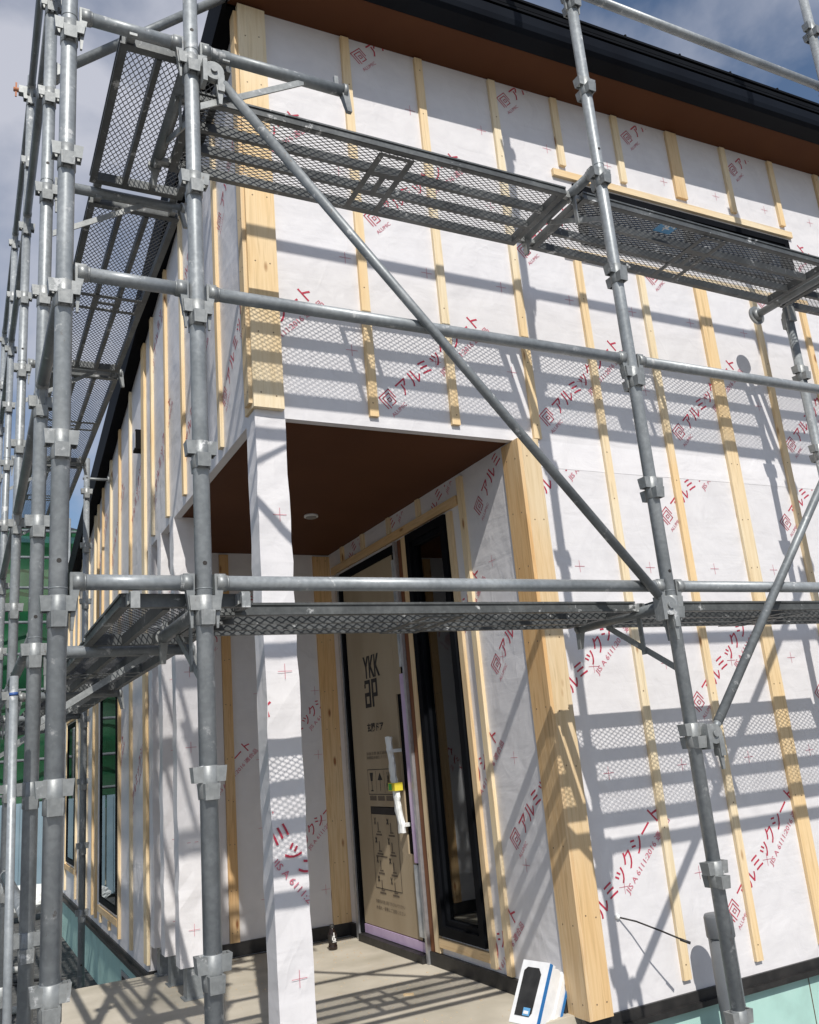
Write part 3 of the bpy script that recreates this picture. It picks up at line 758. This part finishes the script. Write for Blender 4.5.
lapb = MB().mat('sheet_double'); lapb.box(RX + .116, XE, WY - .0012, WY + .01, .848, .985); lp = hb(lapb, 'lap_strip', facade); tag(lp, 'white overlap band of the sheet')
st = []
for i in range(-2, 3):
    for j in range(-1, 4): st.append((PRINT, -1.86 + .60 * i, -.05 + .80 * j - 1.6 + .8, A43))
for i in range(0, 7):
    for j in range(0, 5): st.append((CROSS, -3.2 + .40 * i, .45 - .47 * j, 0))
stamp([(-TW[0] + .005, -WY - .08, ZB + .09, ZC - .01), (-KY, -DW[1] - .01, ZB + .1, ZC - .01), (-DW[1] - .01, -TW[0] + .004, .81, ZC - .01)], st, lambda u, v: (RX - .0015, -u, v), return_sheet)
st = [(PRINT, 1.85, -.37, A43, .9), (PRINT, 1.80, -1.12, A43, .9), (PRINT, 1.22, -.72, A43, .9), (PRINT, 1.42, .35, A43, .9)]
for i in range(4):
    for j in range(5): st.append((CROSS, 1.36 + .40 * i, .45 - .42 * j, 0))
stamp([(WX + .05, RX, ZB + .1, ZC - .01)], st, lambda u, v: (u, KY - .0015, v), back_sheet)
st = []
for i in range(-10, 1):
    for j in range(-2, 4): st.append((PRINT, -1.36 + .85 * i, 1.25 + .94 * j, A43))
stamp([(-6.0, -WY - .1, ZC + .02, 1.9), (-3.3, -WY - .1, 1.9, 2.45), (-1.6, -WY - .1, 2.45, 2.85), (-LW1[0] + .03, -KY, ZB + .02, ZC + .02)], st, lambda u, v: (WX - .0015, -u, v), left_sheet)

# ------------------------------------------------------------------ windows
def win_frame(axis, c, u0, u1, z0, z1, fw=.04, out=.03, mull=None, glass='pane', set_=.012):
    b = MB().mat('black')
    def q(a0, a1, b0, b1, d0=-1, d1=1):
        lo, hi = c - out, c + .05
        if axis == 'y': b.box(a0, a1, lo, hi, b0, b1)
        else: b.box(lo, hi, a0, a1, b0, b1)
    q(u0, u0 + fw, z0, z1); q(u1 - fw, u1, z0, z1); q(u0 + fw, u1 - fw, z0, z0 + fw); q(u0 + fw, u1 - fw, z1 - fw, z1)
    for m_ in (mull or []): q(m_ - .02, m_ + .02, z0 + fw, z1 - fw)
    b.bevel(.003)
    # inner sash
    i = fw + .001; s = .028; lo, hi = (c - out * .3 if set_ > 0 else c - .004), c + .04
    for a0, a1, b0, b1 in ((u0 + i, u0 + i + s, z0 + i, z1 - i), (u1 - i - s, u1 - i, z0 + i, z1 - i), (u0 + i + s, u1 - i - s, z0 + i, z0 + i + s), (u0 + i + s, u1 - i - s, z1 - i - s, z1 - i)):
        b.box(a0, a1, lo, hi, b0, b1) if axis == 'y' else b.box(lo, hi, a0, a1, b0, b1)
    w = hb(b, 'window')
    p = MB().mat(glass)
    if axis == 'y': p.box(u0 + i, u1 - i, c + .012, c + .018, z0 + i, z1 - i)
    else: p.box(c + set_, c + set_ + .006, u0 + i, u1 - i, z0 + i, z1 - i)
    hb(p, 'pane', w); return w
tag(win_frame('y', WY, *FWN, mull=[3.79], out=.012, glass='dark_glass'), 'long low black window high on the facade')
tag(win_frame('x', RX, *TW, fw=.05, out=.025), 'tall black window beside the front door')
tag(win_frame('x', WX, *LW1, fw=.045, out=.014, set_=-.006), 'nearer black window on the side wall, reflecting green netting')
tag(win_frame('x', WX, *LW2, fw=.045, out=.014, set_=-.006), 'farther black window on the side wall')
# black box vent on the side wall
hb(MB().mat('black').box(WX - .05, WX, 3.42, 3.52, 1.72, 1.86).mat('alu').box(WX - .054, WX - .05, 3.43, 3.51, 1.73, 1.85), 'vent_hood')

# ------------------------------------------------------------------ door (y decreases to the right as seen)
dx = RX
D0, D1 = DW[0] - SY, DW[1] - SY
db = MB().mat('alu')
db.box(dx - .03, dx + .06, D1 - .005, D1 + .035, -1.52, .80).box(dx - .03, dx + .06, D0 - .005, D0 + .02, -1.52, .80)
db.mat('black').box(dx - .02, dx + .06, D1 - .035, D1 - .006, -1.48, .78).box(dx - .02, dx + .06, D0 + .02, D1 - .035, .74, .79).box(dx - .005, dx + .05, D0 + .02, D0 + .10, -1.46, .74)
door = hb(MB().mat('wood_red').box(dx + .03, dx + .06, DW[0] + .1, DW[1] - .036, -1.46, .74), 'door'); tag(door, 'front door still covered with protective cardboard')
DOORPART.append(door)
hb(db, 'door_frame', door)
cd = MB().mat('card').box(dx - .006, dx + .004, 2.352, 3.045, -1.42, .74).box(dx - .006, dx + .004, 2.262, 2.351, -.09, .74).box(dx - .006, dx + .004, 2.262, 2.351, -1.42, -.98); cd.bevel(.002)
cover = hb(cd, 'cardboard_cover', door)
hb(MB().mat('black').box(dx + .004, dx + .02, 2.26, 2.42, -1.1, .0), 'lock_panel', door)
hb(MB().mat('purple').box(dx - .02, dx - .010, 2.195, 2.258, -1.02, .02).box(dx - .012, dx - .004, 2.20, 3.04, -1.475, -1.425), 'lilac_film', door)
hb(MB().mat('film').box(dx - .018, dx - .009, 2.195, 2.275, -1.40, -1.03), 'clear_film', door)
hb(MB().mat('film').box(dx - .018, dx - .009, 2.2, 2.25, .06, .7), 'clear_film', door)
hb(MB().mat('black_tape').box(dx - .05, dx + .02, 2.20, 3.06, -1.521, -1.479), 'threshold', door)
hd = MB().mat('paper')
rh = random.Random(11); ringp = None; NH = 22
for i in range(NH + 1):
    f_ = i / NH; z = -.33 - .53 * f_; yc = 2.452 - .085 * f_ ** 1.3 + .004 * math.sin(f_ * 19); hwid = .034 - .008 * math.sin(f_ * PI) + rh.uniform(-.004, .004)
    cur = []
    for a in range(10):
        t_ = 2 * PI * a / 10; q = 1 + rh.uniform(-.14, .14)
        cur.append(hd.bm.verts.new((dx - .058 + .017 * math.sin(t_) * q, yc + hwid * math.cos(t_) * q, z + rh.uniform(-.004, .004))))
    if ringp: hd._tag([hd.bm.faces.new((ringp[a], ringp[(a + 1) % 10], cur[(a + 1) % 10], cur[a])) for a in range(10)])
    elif True: hd._tag([hd.bm.faces.new(cur)])
    ringp = cur
hd._tag([hd.bm.faces.new(ringp[::-1])])
hd.box(dx - .075, dx - .0, 2.41, 2.44, -.42, -.40).box(dx - .065, dx - .0, 2.37, 2.40, -.83, -.81)
hd.mat('yellow').box(dx - .081, dx - .03, 2.372, 2.458, -.632, -.588).mat('green_tape').box(dx - .083, dx - .0805, 2.41, 2.45, -.628, -.592)
bmesh.ops.translate(hd.bm, vec=(0, -.062, 0), verts=hd.bm.verts)
hnd = hb(hd, 'handle', door); tag(hnd, 'door handle wrapped in white paper with green and yellow tape')
# cardboard print
ob = MB(); ob.mats = ['ink', 'ink_soft']
def put(me, y, z, mi, w=None, h=None):
    xs = [v.co.x for v in me.vertices]; yy = [v.co.y for v in me.vertices]
    sx = w / (max(xs) - min(xs)) if w else 1; sy = h / (max(yy) - min(yy)) if h else sx
    vs = [ob.bm.verts.new((dx - .0075, SY + y - (v.co.x - min(xs)) * sx, z + (v.co.y - min(yy)) * sy)) for v in me.vertices]
    for p in me.polygons:
        try: f = ob.bm.faces.new([vs[i] for i in p.vertices]); f.material_index = mi
        except ValueError: pass
def rect(y, z, w, h, mi=0):
    f = ob.bm.faces.new([ob.bm.verts.new((dx - .0075, a + SY, b_)) for a, b_ in ((y, z), (y - w, z), (y - w, z + h), (y, z + h))]); f.material_index = mi
def line_rect(y, z, w, h, t=.004, mi=0):
    rect(y, z, w, t, mi); rect(y, z + h - t, w, t, mi); rect(y, z + t, t, h - 2 * t, mi); rect(y - w + t, z + t, t, h - 2 * t, mi)
put(text_mesh('YKK', .2, bold=.006), 2.80, .045, 0, .25, .14)
def lrect(y, z, w, h): rect(y, z, w, h, 0)
th = .024
# lower-case a
lrect(2.795, .012, .085, th); lrect(2.734, -.135, th + .002, .147); lrect(2.80, -.135, .066, th); lrect(2.80, -.111, th, .045); lrect(2.80, -.066, .066, th); lrect(2.80, -.012, th * .9, .024)
# lower-case p
lrect(2.692, -.135, th + .002, .171); lrect(2.666, .012, .06, th); lrect(2.606 + th, -.05, th, .062); lrect(2.666, -.074, .06, th)
put(text_mesh('玄関ドア', .1, bold=.003), 2.80, -.285, 0, .24, .055)
put(text_mesh('取扱注意 施工説明書', .1), 2.84, -.425, 1, .34, .02); put(text_mesh('同梱部品を確認してください', .1), 2.84, -.45, 1, .34, .02)
line_rect(2.845, -.66, .36, .15)
for i in range(3):
    yy = 2.845 - .12 * i
    if i: rect(yy, -.65, .003, .13)
    rect(yy - .012, -.695, .096, .028, 1)
# glass, umbrella, keep-clear symbols
def tri(pts, mi=0):
    f = ob.bm.faces.new([ob.bm.verts.new((dx - .0075, a + SY, b_)) for a, b_ in pts]); f.material_index = mi
tri([(2.815, -.53), (2.765, -.53), (2.775, -.58), (2.805, -.58)]); rect(2.793, -.635, .006, .055); rect(2.808, -.64, .036, .006)
tri([(2.70, -.575), (2.665, -.53), (2.63, -.575)]); rect(2.668, -.64, .006, .065)
for k in range(4): rect(2.575 - .012 * k, -.635 + .022 * k, .006, .04); rect(2.575 - .05 + .012 * k, -.635 + .022 * k, .006, .04)
line_rect(2.835, -1.20, .365, .47); rect(2.835, -.775, .365, .045)
for r_ in range(4):
    for c_ in range(2):
        yy = 2.80 - .18 * c_; zz = -.835 - .11 * r_
        put(text_mesh('×' if (r_ + c_) % 2 else 'X', .06, bold=.002), yy, zz, 0, .03, .04)
        rect(yy - .05, zz - .035, .012, .05, 1); rect(yy - .04, zz - .045, .05, .008, 1); rect(yy - .02, zz - .062, .085, .01, 1)
rect(2.80, -1.02, .16, .008, 1)
put(text_mesh('保護材は引渡し時まで外さないでください', .1), 2.85, -1.285, 1, .40, .022); put(text_mesh('水濡れ・衝撃にご注意ください', .1), 2.85, -1.32, 1, .40, .022)
bmesh.ops.transform(ob.bm, matrix=HI, verts=ob.bm.verts)
me = bpy.data.meshes.new('cardboard_print'); ob.bm.to_mesh(me); ob.bm.free(); me.materials.append(M['ink']); me.materials.append(M['ink_soft'])
link('cardboard_print', me, door)

# ------------------------------------------------------------------ porch column and fins (parts of the house)
def wrapped(x0, x1, y0, y1, z0, z1, name, lab, sub=14):
    b = MB().mat('sheet'); rr = random.Random(int(x0 * 100 + y0 * 31))
    nz = int((z1 - z0) / .09)
    ring = []
    for i in range(nz + 1):
        z = z0 + (z1 - z0) * i / nz; j = lambda: rr.uniform(-.0032, .0032)
        ring.append([b.bm.verts.new(p) for p in ((x0 + j(), y0 + j(), z), ((x0 + x1) / 2 + j(), y0 + j() * 1.3, z), (x1 + j(), y0 + j(), z), (x1 + j(), y1 + j(), z), ((x0 + x1) / 2, y1, z), (x0 + j(), y1 + j(), z))])
    for A_, B_ in zip(ring, ring[1:]):
        b._tag([b.bm.faces.new((A_[i], A_[(i + 1) % 6], B_[(i + 1) % 6], B_[i])) for i in range(6)])
    b._tag([b.bm.faces.new(ring[0][::-1]), b.bm.faces.new(ring[-1])])
    o = hb(b, name); tag(o, lab); return o
colm = wrapped(WX - .008, WX + .125, WY + .0, WY + .12, -1.50, ZC + .028, 'porch_column', 'white wrapped column at the porch corner')
stamp([(WX - .004, WX + .122, -1.45, .9)], [(PRINT, .90, -.46, -math.radians(50), 1.0), (PRINT, .60, .30, -math.radians(50), 1.0), (CROSS, 1.13, .55, 0), (CROSS, 1.12, -.08, 0), (CROSS, 1.12, -1.16, 0)],
      lambda u, v: (u, WY - .004, v), colm)
fins = [(2.49, .16), (2.86, .16), (3.16, .1)]
for (y, d), lab in zip(fins, ('nearest wrapped porch fin', 'middle wrapped porch fin', 'farthest wrapped porch fin')):
    f = wrapped(WX - .004, WX + .145, y, y + .10, -1.37, ZC + .004, 'porch_fin', lab)
    stamp([(WX, WX + .14, -1.3, .9)], [(CROSS, 1.12, v, 0) for v in (.62, .1, -.3, -.78, -1.2)] , lambda u, v: (u, y - .0035, v), f)
    fb = MB().mat('steel_dark').box(WX + .03, WX + .11, y + .01, y + .09, -1.515, -1.371).box(WX + .015, WX + .125, y - .0, y + .10, -1.521, -1.515); fb.bevel(.001)
    hb(fb, 'foot', f)
hb(MB().mat('cast').box(WX + .02, WX + .1, WY + .02, WY + .1, -1.9, -1.5), 'foot', colm)
hb(MB().mat('concrete').box(WX - .06, WX + .2, WY - .06, WY + .05, GZ - .05, -1.7), 'column_pad', colm)

# ------------------------------------------------------------------ loose things
t = empty('vent_pipe', (2.93, .70, GZ), 'capped grey plastic pipe standing by the foundation', 'pipe')
MB().mat('grey_pvc').tube((0, 0, -.02), (0, 0, .70), .054, 32).build('pipe', t)
MB().mat('grey_pvc').lathe((0, 0, .66), [(.0575, 0), (.0595, .004), (.0595, .08), (.055, .09), (.02, .093)], 32).build('cap', t)
t = empty('cable_stub', (2.553, WY, -1.177), 'thin black cable poking out of the sheet low on the facade', 'cable')
MB().mat('ink').path([(0, 0, 0), (.05, -.06, -.018), (.11, -.14, -.055), (.185, -.2, -.10)], .0035, 8).build('cable', t)
MB().mat('blacklabel').tube((.165, -.185, -.09), (.195, -.21, -.106), .006, 10).build('tip', t)
MB().mat('paper').lathe((0, 0, 0), [(.001, -.012), (.012, -.008), (.014, 0), (.012, .008), (.001, .012)], 12).build('sealing_patch', t)
t = empty('insulation_pack', (2.07, 1.08, -1.520), 'white pack with blue edges and a black panel leaning near the timber post', 'pack')
t.rotation_euler = Matrix.Rotation(math.radians(-74), 4, 'Z').to_3x3().to_4x4().__matmul__(Matrix.Rotation(math.radians(-33), 4, 'X')).to_euler()
p = MB().mat('whitebox').box(0, .145, 0, .035, 0, .245)
zz = [.238, .243, .235, .247, .24]
for i in range(5): p.box(.006 * (i % 2), .143 - .004 * (i % 3), .037 + .021 * i, .056 + .021 * i, 0, zz[i])
p.bevel(.003); p.build('sheets', t)
MB().mat('blue').box(.1455, .149, -.001, .016, .001, .243).build('edge_strip', t)
MB().mat('blue').box(.1445, .148, .132, .1435, .001, .24).build('edge_strip', t)
MB().mat('blacklabel').poly([(.022, -.003, .03), (.098, -.003, .03), (.108, -.003, .045), (.112, -.003, .195), (.095, -.003, .218), (.036, -.003, .218), (.02, -.003, .203)], (0, .003, 0)).build('front_panel', t)
MB().mat('sticker').box(.065, .1, -.0055, -.0035, .032, .062).mat('white').box(.07, .094, -.007, -.0056, .038, .05).build('sticker', t)
t = empty('drink_bottle', (2.06, 3.0, -1.522), 'small dark drink bottle standing in the porch corner', 'bottle')
MB().mat('cola').lathe((0, 0, 0), [(.024, 0), (.027, .005), (.027, .022), (.024, .03), (.027, .045), (.027, .085), (.013, .115), (.012, .12)], 20).build('body', t)
MB().mat('blacklabel').lathe((0, 0, .12), [(.014, 0), (.0145, .002), (.0145, .018), (.012, .02)], 16).build('cap', t)
lb = MB().mat('ink').lathe((0, 0, .044), [(.0275, 0), (.0278, .001), (.0278, .04), (.0275, .041)], 20)
lb.mat('white').box(-.014, -.009, -.031, -.028, .052, .078).box(-.014, .004, -.031, -.028, .074, .079).box(-.014, .004, -.031, -.028, .052, .057).box(.004, .009, -.031, -.028, .052, .066).box(-.004, .001, -.0315, -.028, .06, .098).box(-.012, .012, -.031, -.028, .0455, .0485)
lb.build('label', t)
hb(MB().mat('ink_soft').box(3.62, 3.624, WY + .0015, WY + .006, GZ, -1.60).box(5.3, 5.304, WY + .0015, WY + .006, GZ, -1.60), 'board_joint', fdo)
rr = random.Random(21)
offc = [(1.75, 2.7, .6), (1.50, 2.3, 1.9), (1.95, 1.75, 2.6)]
for i, (x_, y_, a_) in enumerate(offc):
    b = MB().mat('wood_x').box(-.035 + .008 * i, .03, -.006, .006, 0, .009); b.bevel(.001)
    o = b.build('wood_offcut'); o.location = (x_, y_, -1.522); o.rotation_euler = (0, 0, a_)
    tag(o, ['small wood offcut on the porch floor near the door', 'small wood offcut in the middle of the porch floor', 'small wood offcut nearest the porch edge'][i], 'offcut', 'wood offcuts on the porch floor')
b = MB().mat('wood_x')
for i in range(420):
    x_ = rr.uniform(1.0, 2.28); y_ = rr.uniform(1.0, 3.28); q = rr.uniform(.0015, .0045); a_ = rr.uniform(0, PI)
    b.box(-q, q, -q * .4, q * .4, 0, .0012, Matrix.Translation((x_, y_, -1.5215)) @ Matrix.Rotation(a_, 4, 'Z'))
tag(b.build('sawdust'), 'pale sawdust specks scattered over the porch slab', 'sawdust', kind='stuff')
# ------------------------------------------------------------------ surroundings
def noisy_ground():
    b = MB().mat('ground'); v = [b.bm.verts.new(p) for p in ((-150, -60, GZ), (150, -60, GZ), (150, 240, GZ), (-150, 240, GZ))]; b.bm.faces.new(v); return b
tag(noisy_ground().build('ground'), kind='structure')
b = MB().mat('bounce_yard'); v = [b.bm.verts.new(p) for p in ((-40, -40, GZ + .004), (40, -40, GZ + .004), (40, .55, GZ + .004), (.45, .55, GZ + .004), (-.6, .2, GZ + .004), (-40, .2, GZ + .004))]; b.bm.faces.new(v)  # unseen pale gravel added to bounce light onto the steel and ceilings
tag(b.build('bounce_gravel'), kind='structure')
t = empty('neighbour_house', (-4.5, 12.2, GZ), 'cream neighbouring house behind green netting', 'house')
MB().mat('cream').box(-2.5, 6.8, 0, 6, 0, 5.2).build('wall', t)
MB().mat('roof').poly([(-2.9, -.4, 5.2), (6.2, -.4, 5.2), (6.2, 3, 6.2), (6.2, 6.4, 5.2), (-2.9, 6.4, 5.2), (-2.9, 3, 6.2)][:3] + [(-2.9, 3, 6.2)], (0, 0, .1)).build('roof', t)
for wx in (-1, 1.5, 4.2):
    w = MB().mat('black').box(wx, wx + 1.2, -.03, .0, 2.9, 4.1).build('window', t); MB().mat('pane').box(wx + .06, wx + 1.14, -.04, -.032, 2.96, 4.04).build('pane', w)
t = empty('safety_netting', (-9, 11.2, GZ), 'green safety netting hung in front of the neighbouring house', 'netting')
b = MB().mat('net'); nx, nz = 90, 24; rr = random.Random(3); vv = []
for i in range(nx + 1):
    c = []
    for j in range(nz + 1):
        c.append(b.bm.verts.new((i * .125, .05 * math.sin(i * .9 + j * .2) + rr.uniform(-.02, .02) + .12 * math.sin(j * PI / 6) ** 2, 1.12 + j * .168)))
    vv.append(c)
for i in range(nx):
    for j in range(nz): f = b.bm.faces.new((vv[i][j], vv[i + 1][j], vv[i + 1][j + 1], vv[i][j + 1])); f.smooth = True
b.build('net', t)
fr = MB().mat('steel')
for i in range(16): fr.tube((i * .74, -.12, 0), (i * .74, -.12, 5.3), .024, 10)
for z in (1.4, 1.85, 2.35, 2.8, 3.3, 3.75, 4.25, 4.7, 5.1): fr.tube((0, -.1, z), (11.2, -.1, z), .022, 10)
fr.build('frame', t)
for i in range(6):
    t = empty('blue_panel', (-1.6 + i * .62, 10.6, GZ), 'pale blue site panel below the green netting' , 'site panel', 'pale blue site panels in a row')
    b = MB().mat('blue_wall').box(0, .6, 0, .03, .05, 1.3)
    for k in range(5): b.box(.04 + .11 * k, .07 + .11 * k, -.015, -.001, .07, 1.28)
    b.build('panel', t)
b = MB().mat('paper'); rr = random.Random(5)
bmesh.ops.create_icosphere(b.bm, subdivisions=4, radius=.3)
for v in b.bm.verts:
    s = 1 + .25 * math.sin(v.co.x * 9 + v.co.y * 7) * math.sin(v.co.z * 11) + rr.uniform(-.04, .04); v.co = Vector((v.co.x * 1.3 * s, v.co.y * s * .7, (v.co.z + .3) * .55 * s))
o = b.build('sheet_bundle'); o.location = (.75, 9.6, GZ + .05); tag(o, 'crumpled white sheeting heaped below the blue panels', 'sheeting')
for y, x0_, lab in ((6.4, -.4, 'farther white pipe lying on the dark ground at the left'), (4.9, -.45, 'nearer white pipe lying on the dark ground at the left')):
    t = empty('white_pipe', (x0_, y, GZ + .03), lab, 'pipe', 'white pipes on the ground'); MB().mat('white_pvc').tube((0, 0, 0), (1.0, .1, 0), .026, 16).build('pipe', t)
b = MB().mat('black_tape'); pt = []
for i in range(26): a = i * .3; pt.append((.15 + .45 * math.cos(a) * (1 + .03 * i), 5.6 + .55 * math.sin(a), GZ + .012))
b.path(pt, .011, 8); tag(b.build('hose'), 'black hose coiled on the dark ground at the left', 'hose')
t = empty('mound', (.2, 7.5, GZ), 'low pile of dark soil by the side wall', 'soil pile') if False else None

# ------------------------------------------------------------------ camera
R = ((0.8914800867006435, -0.44490777963080774, -0.08555888405184317), (0.04359049184828341, 0.2721997408277704, -0.9612529168297586), (0.45095800695479027, 0.8532082797988303, 0.26205439749426845))
cam = bpy.data.cameras.new('camera'); co = bpy.data.objects.new('camera', cam); COL.objects.link(co)
r, d, f = R
co.matrix_world = Matrix(((r[0], -d[0], -f[0], 0), (r[1], -d[1], -f[1], -2.3658), (r[2], -d[2], -f[2], -.4142), (0, 0, 0, 1)))
cam.sensor_fit = 'VERTICAL'; cam.sensor_height = 24; cam.lens = 873.158 / 1024 * 24; cam.clip_end = 1000; cam.clip_start = .02
scn.camera = co

# ------------------------------------------------------------------ light
D = Vector((.24, .9, -.975)).normalized()
sl = bpy.data.lights.new('sun', 'SUN'); sl.energy = 4.3; sl.angle = math.radians(.55); sl.color = (1, .955, .89)
so = bpy.data.objects.new('sun', sl); COL.objects.link(so); so.rotation_euler = D.to_track_quat('-Z', 'Y').to_euler()
w = bpy.data.worlds.new('World'); scn.world = w; w.use_nodes = True; nt = w.node_tree
for n_ in list(nt.nodes): nt.nodes.remove(n_)
out = nt.nodes.new('ShaderNodeOutputWorld'); bg = nt.nodes.new('ShaderNodeBackground'); sky = nt.nodes.new('ShaderNodeTexSky')
sky.sky_type = 'NISHITA'; sky.sun_disc = False; sky.sun_elevation = math.asin(-D.z); sky.sun_rotation = math.atan2(-D.x, -D.y)
sky.air_density = 1.0; sky.dust_density = .5; sky.ozone_density = 1.5
tc = nt.nodes.new('ShaderNodeTexCoord'); mp = nt.nodes.new('ShaderNodeMapping'); mp.inputs['Scale'].default_value = (1, 1, 1.7)
mp.inputs['Location'].default_value = (.3, .2, .1)
nt.links.new(tc.outputs['Generated'], mp.inputs[0])
no = nt.nodes.new('ShaderNodeTexNoise'); no.inputs['Scale'].default_value = 2.6; no.inputs['Detail'].default_value = 7; no.inputs['Roughness'].default_value = .52; no.inputs['Distortion'].default_value = .3
nt.links.new(mp.outputs[0], no.inputs['Vector'])
cr = ramp(nt, no.outputs['Fac'], [(.40, (0, 0, 0)), (.62, (1, 1, 1))])
mx = nt.nodes.new('ShaderNodeMix'); mx.data_type = 'RGBA'; mx.inputs[7].default_value = (5.6, 5.75, 6.5, 1)
mm = N(nt, 'ShaderNodeMath', operation='MULTIPLY'); mm.inputs[1].default_value = .92
nt.links.new(cr.outputs[0], mm.inputs[0]); nt.links.new(mm.outputs[0], mx.inputs[0]); nt.links.new(sky.outputs[0], mx.inputs[6])
nt.links.new(mx.outputs[2], bg.inputs[0]); bg.inputs[1].default_value = .105; nt.links.new(bg.outputs[0], out.inputs[0])
scn.view_settings.view_transform = 'Standard'; scn.view_settings.look = 'None'; scn.view_settings.exposure = 0; scn.view_settings.gamma = 1
scn.view_settings.use_curve_mapping = False
scn.cycles.max_bounces = 8; scn.cycles.transparent_max_bounces = 12
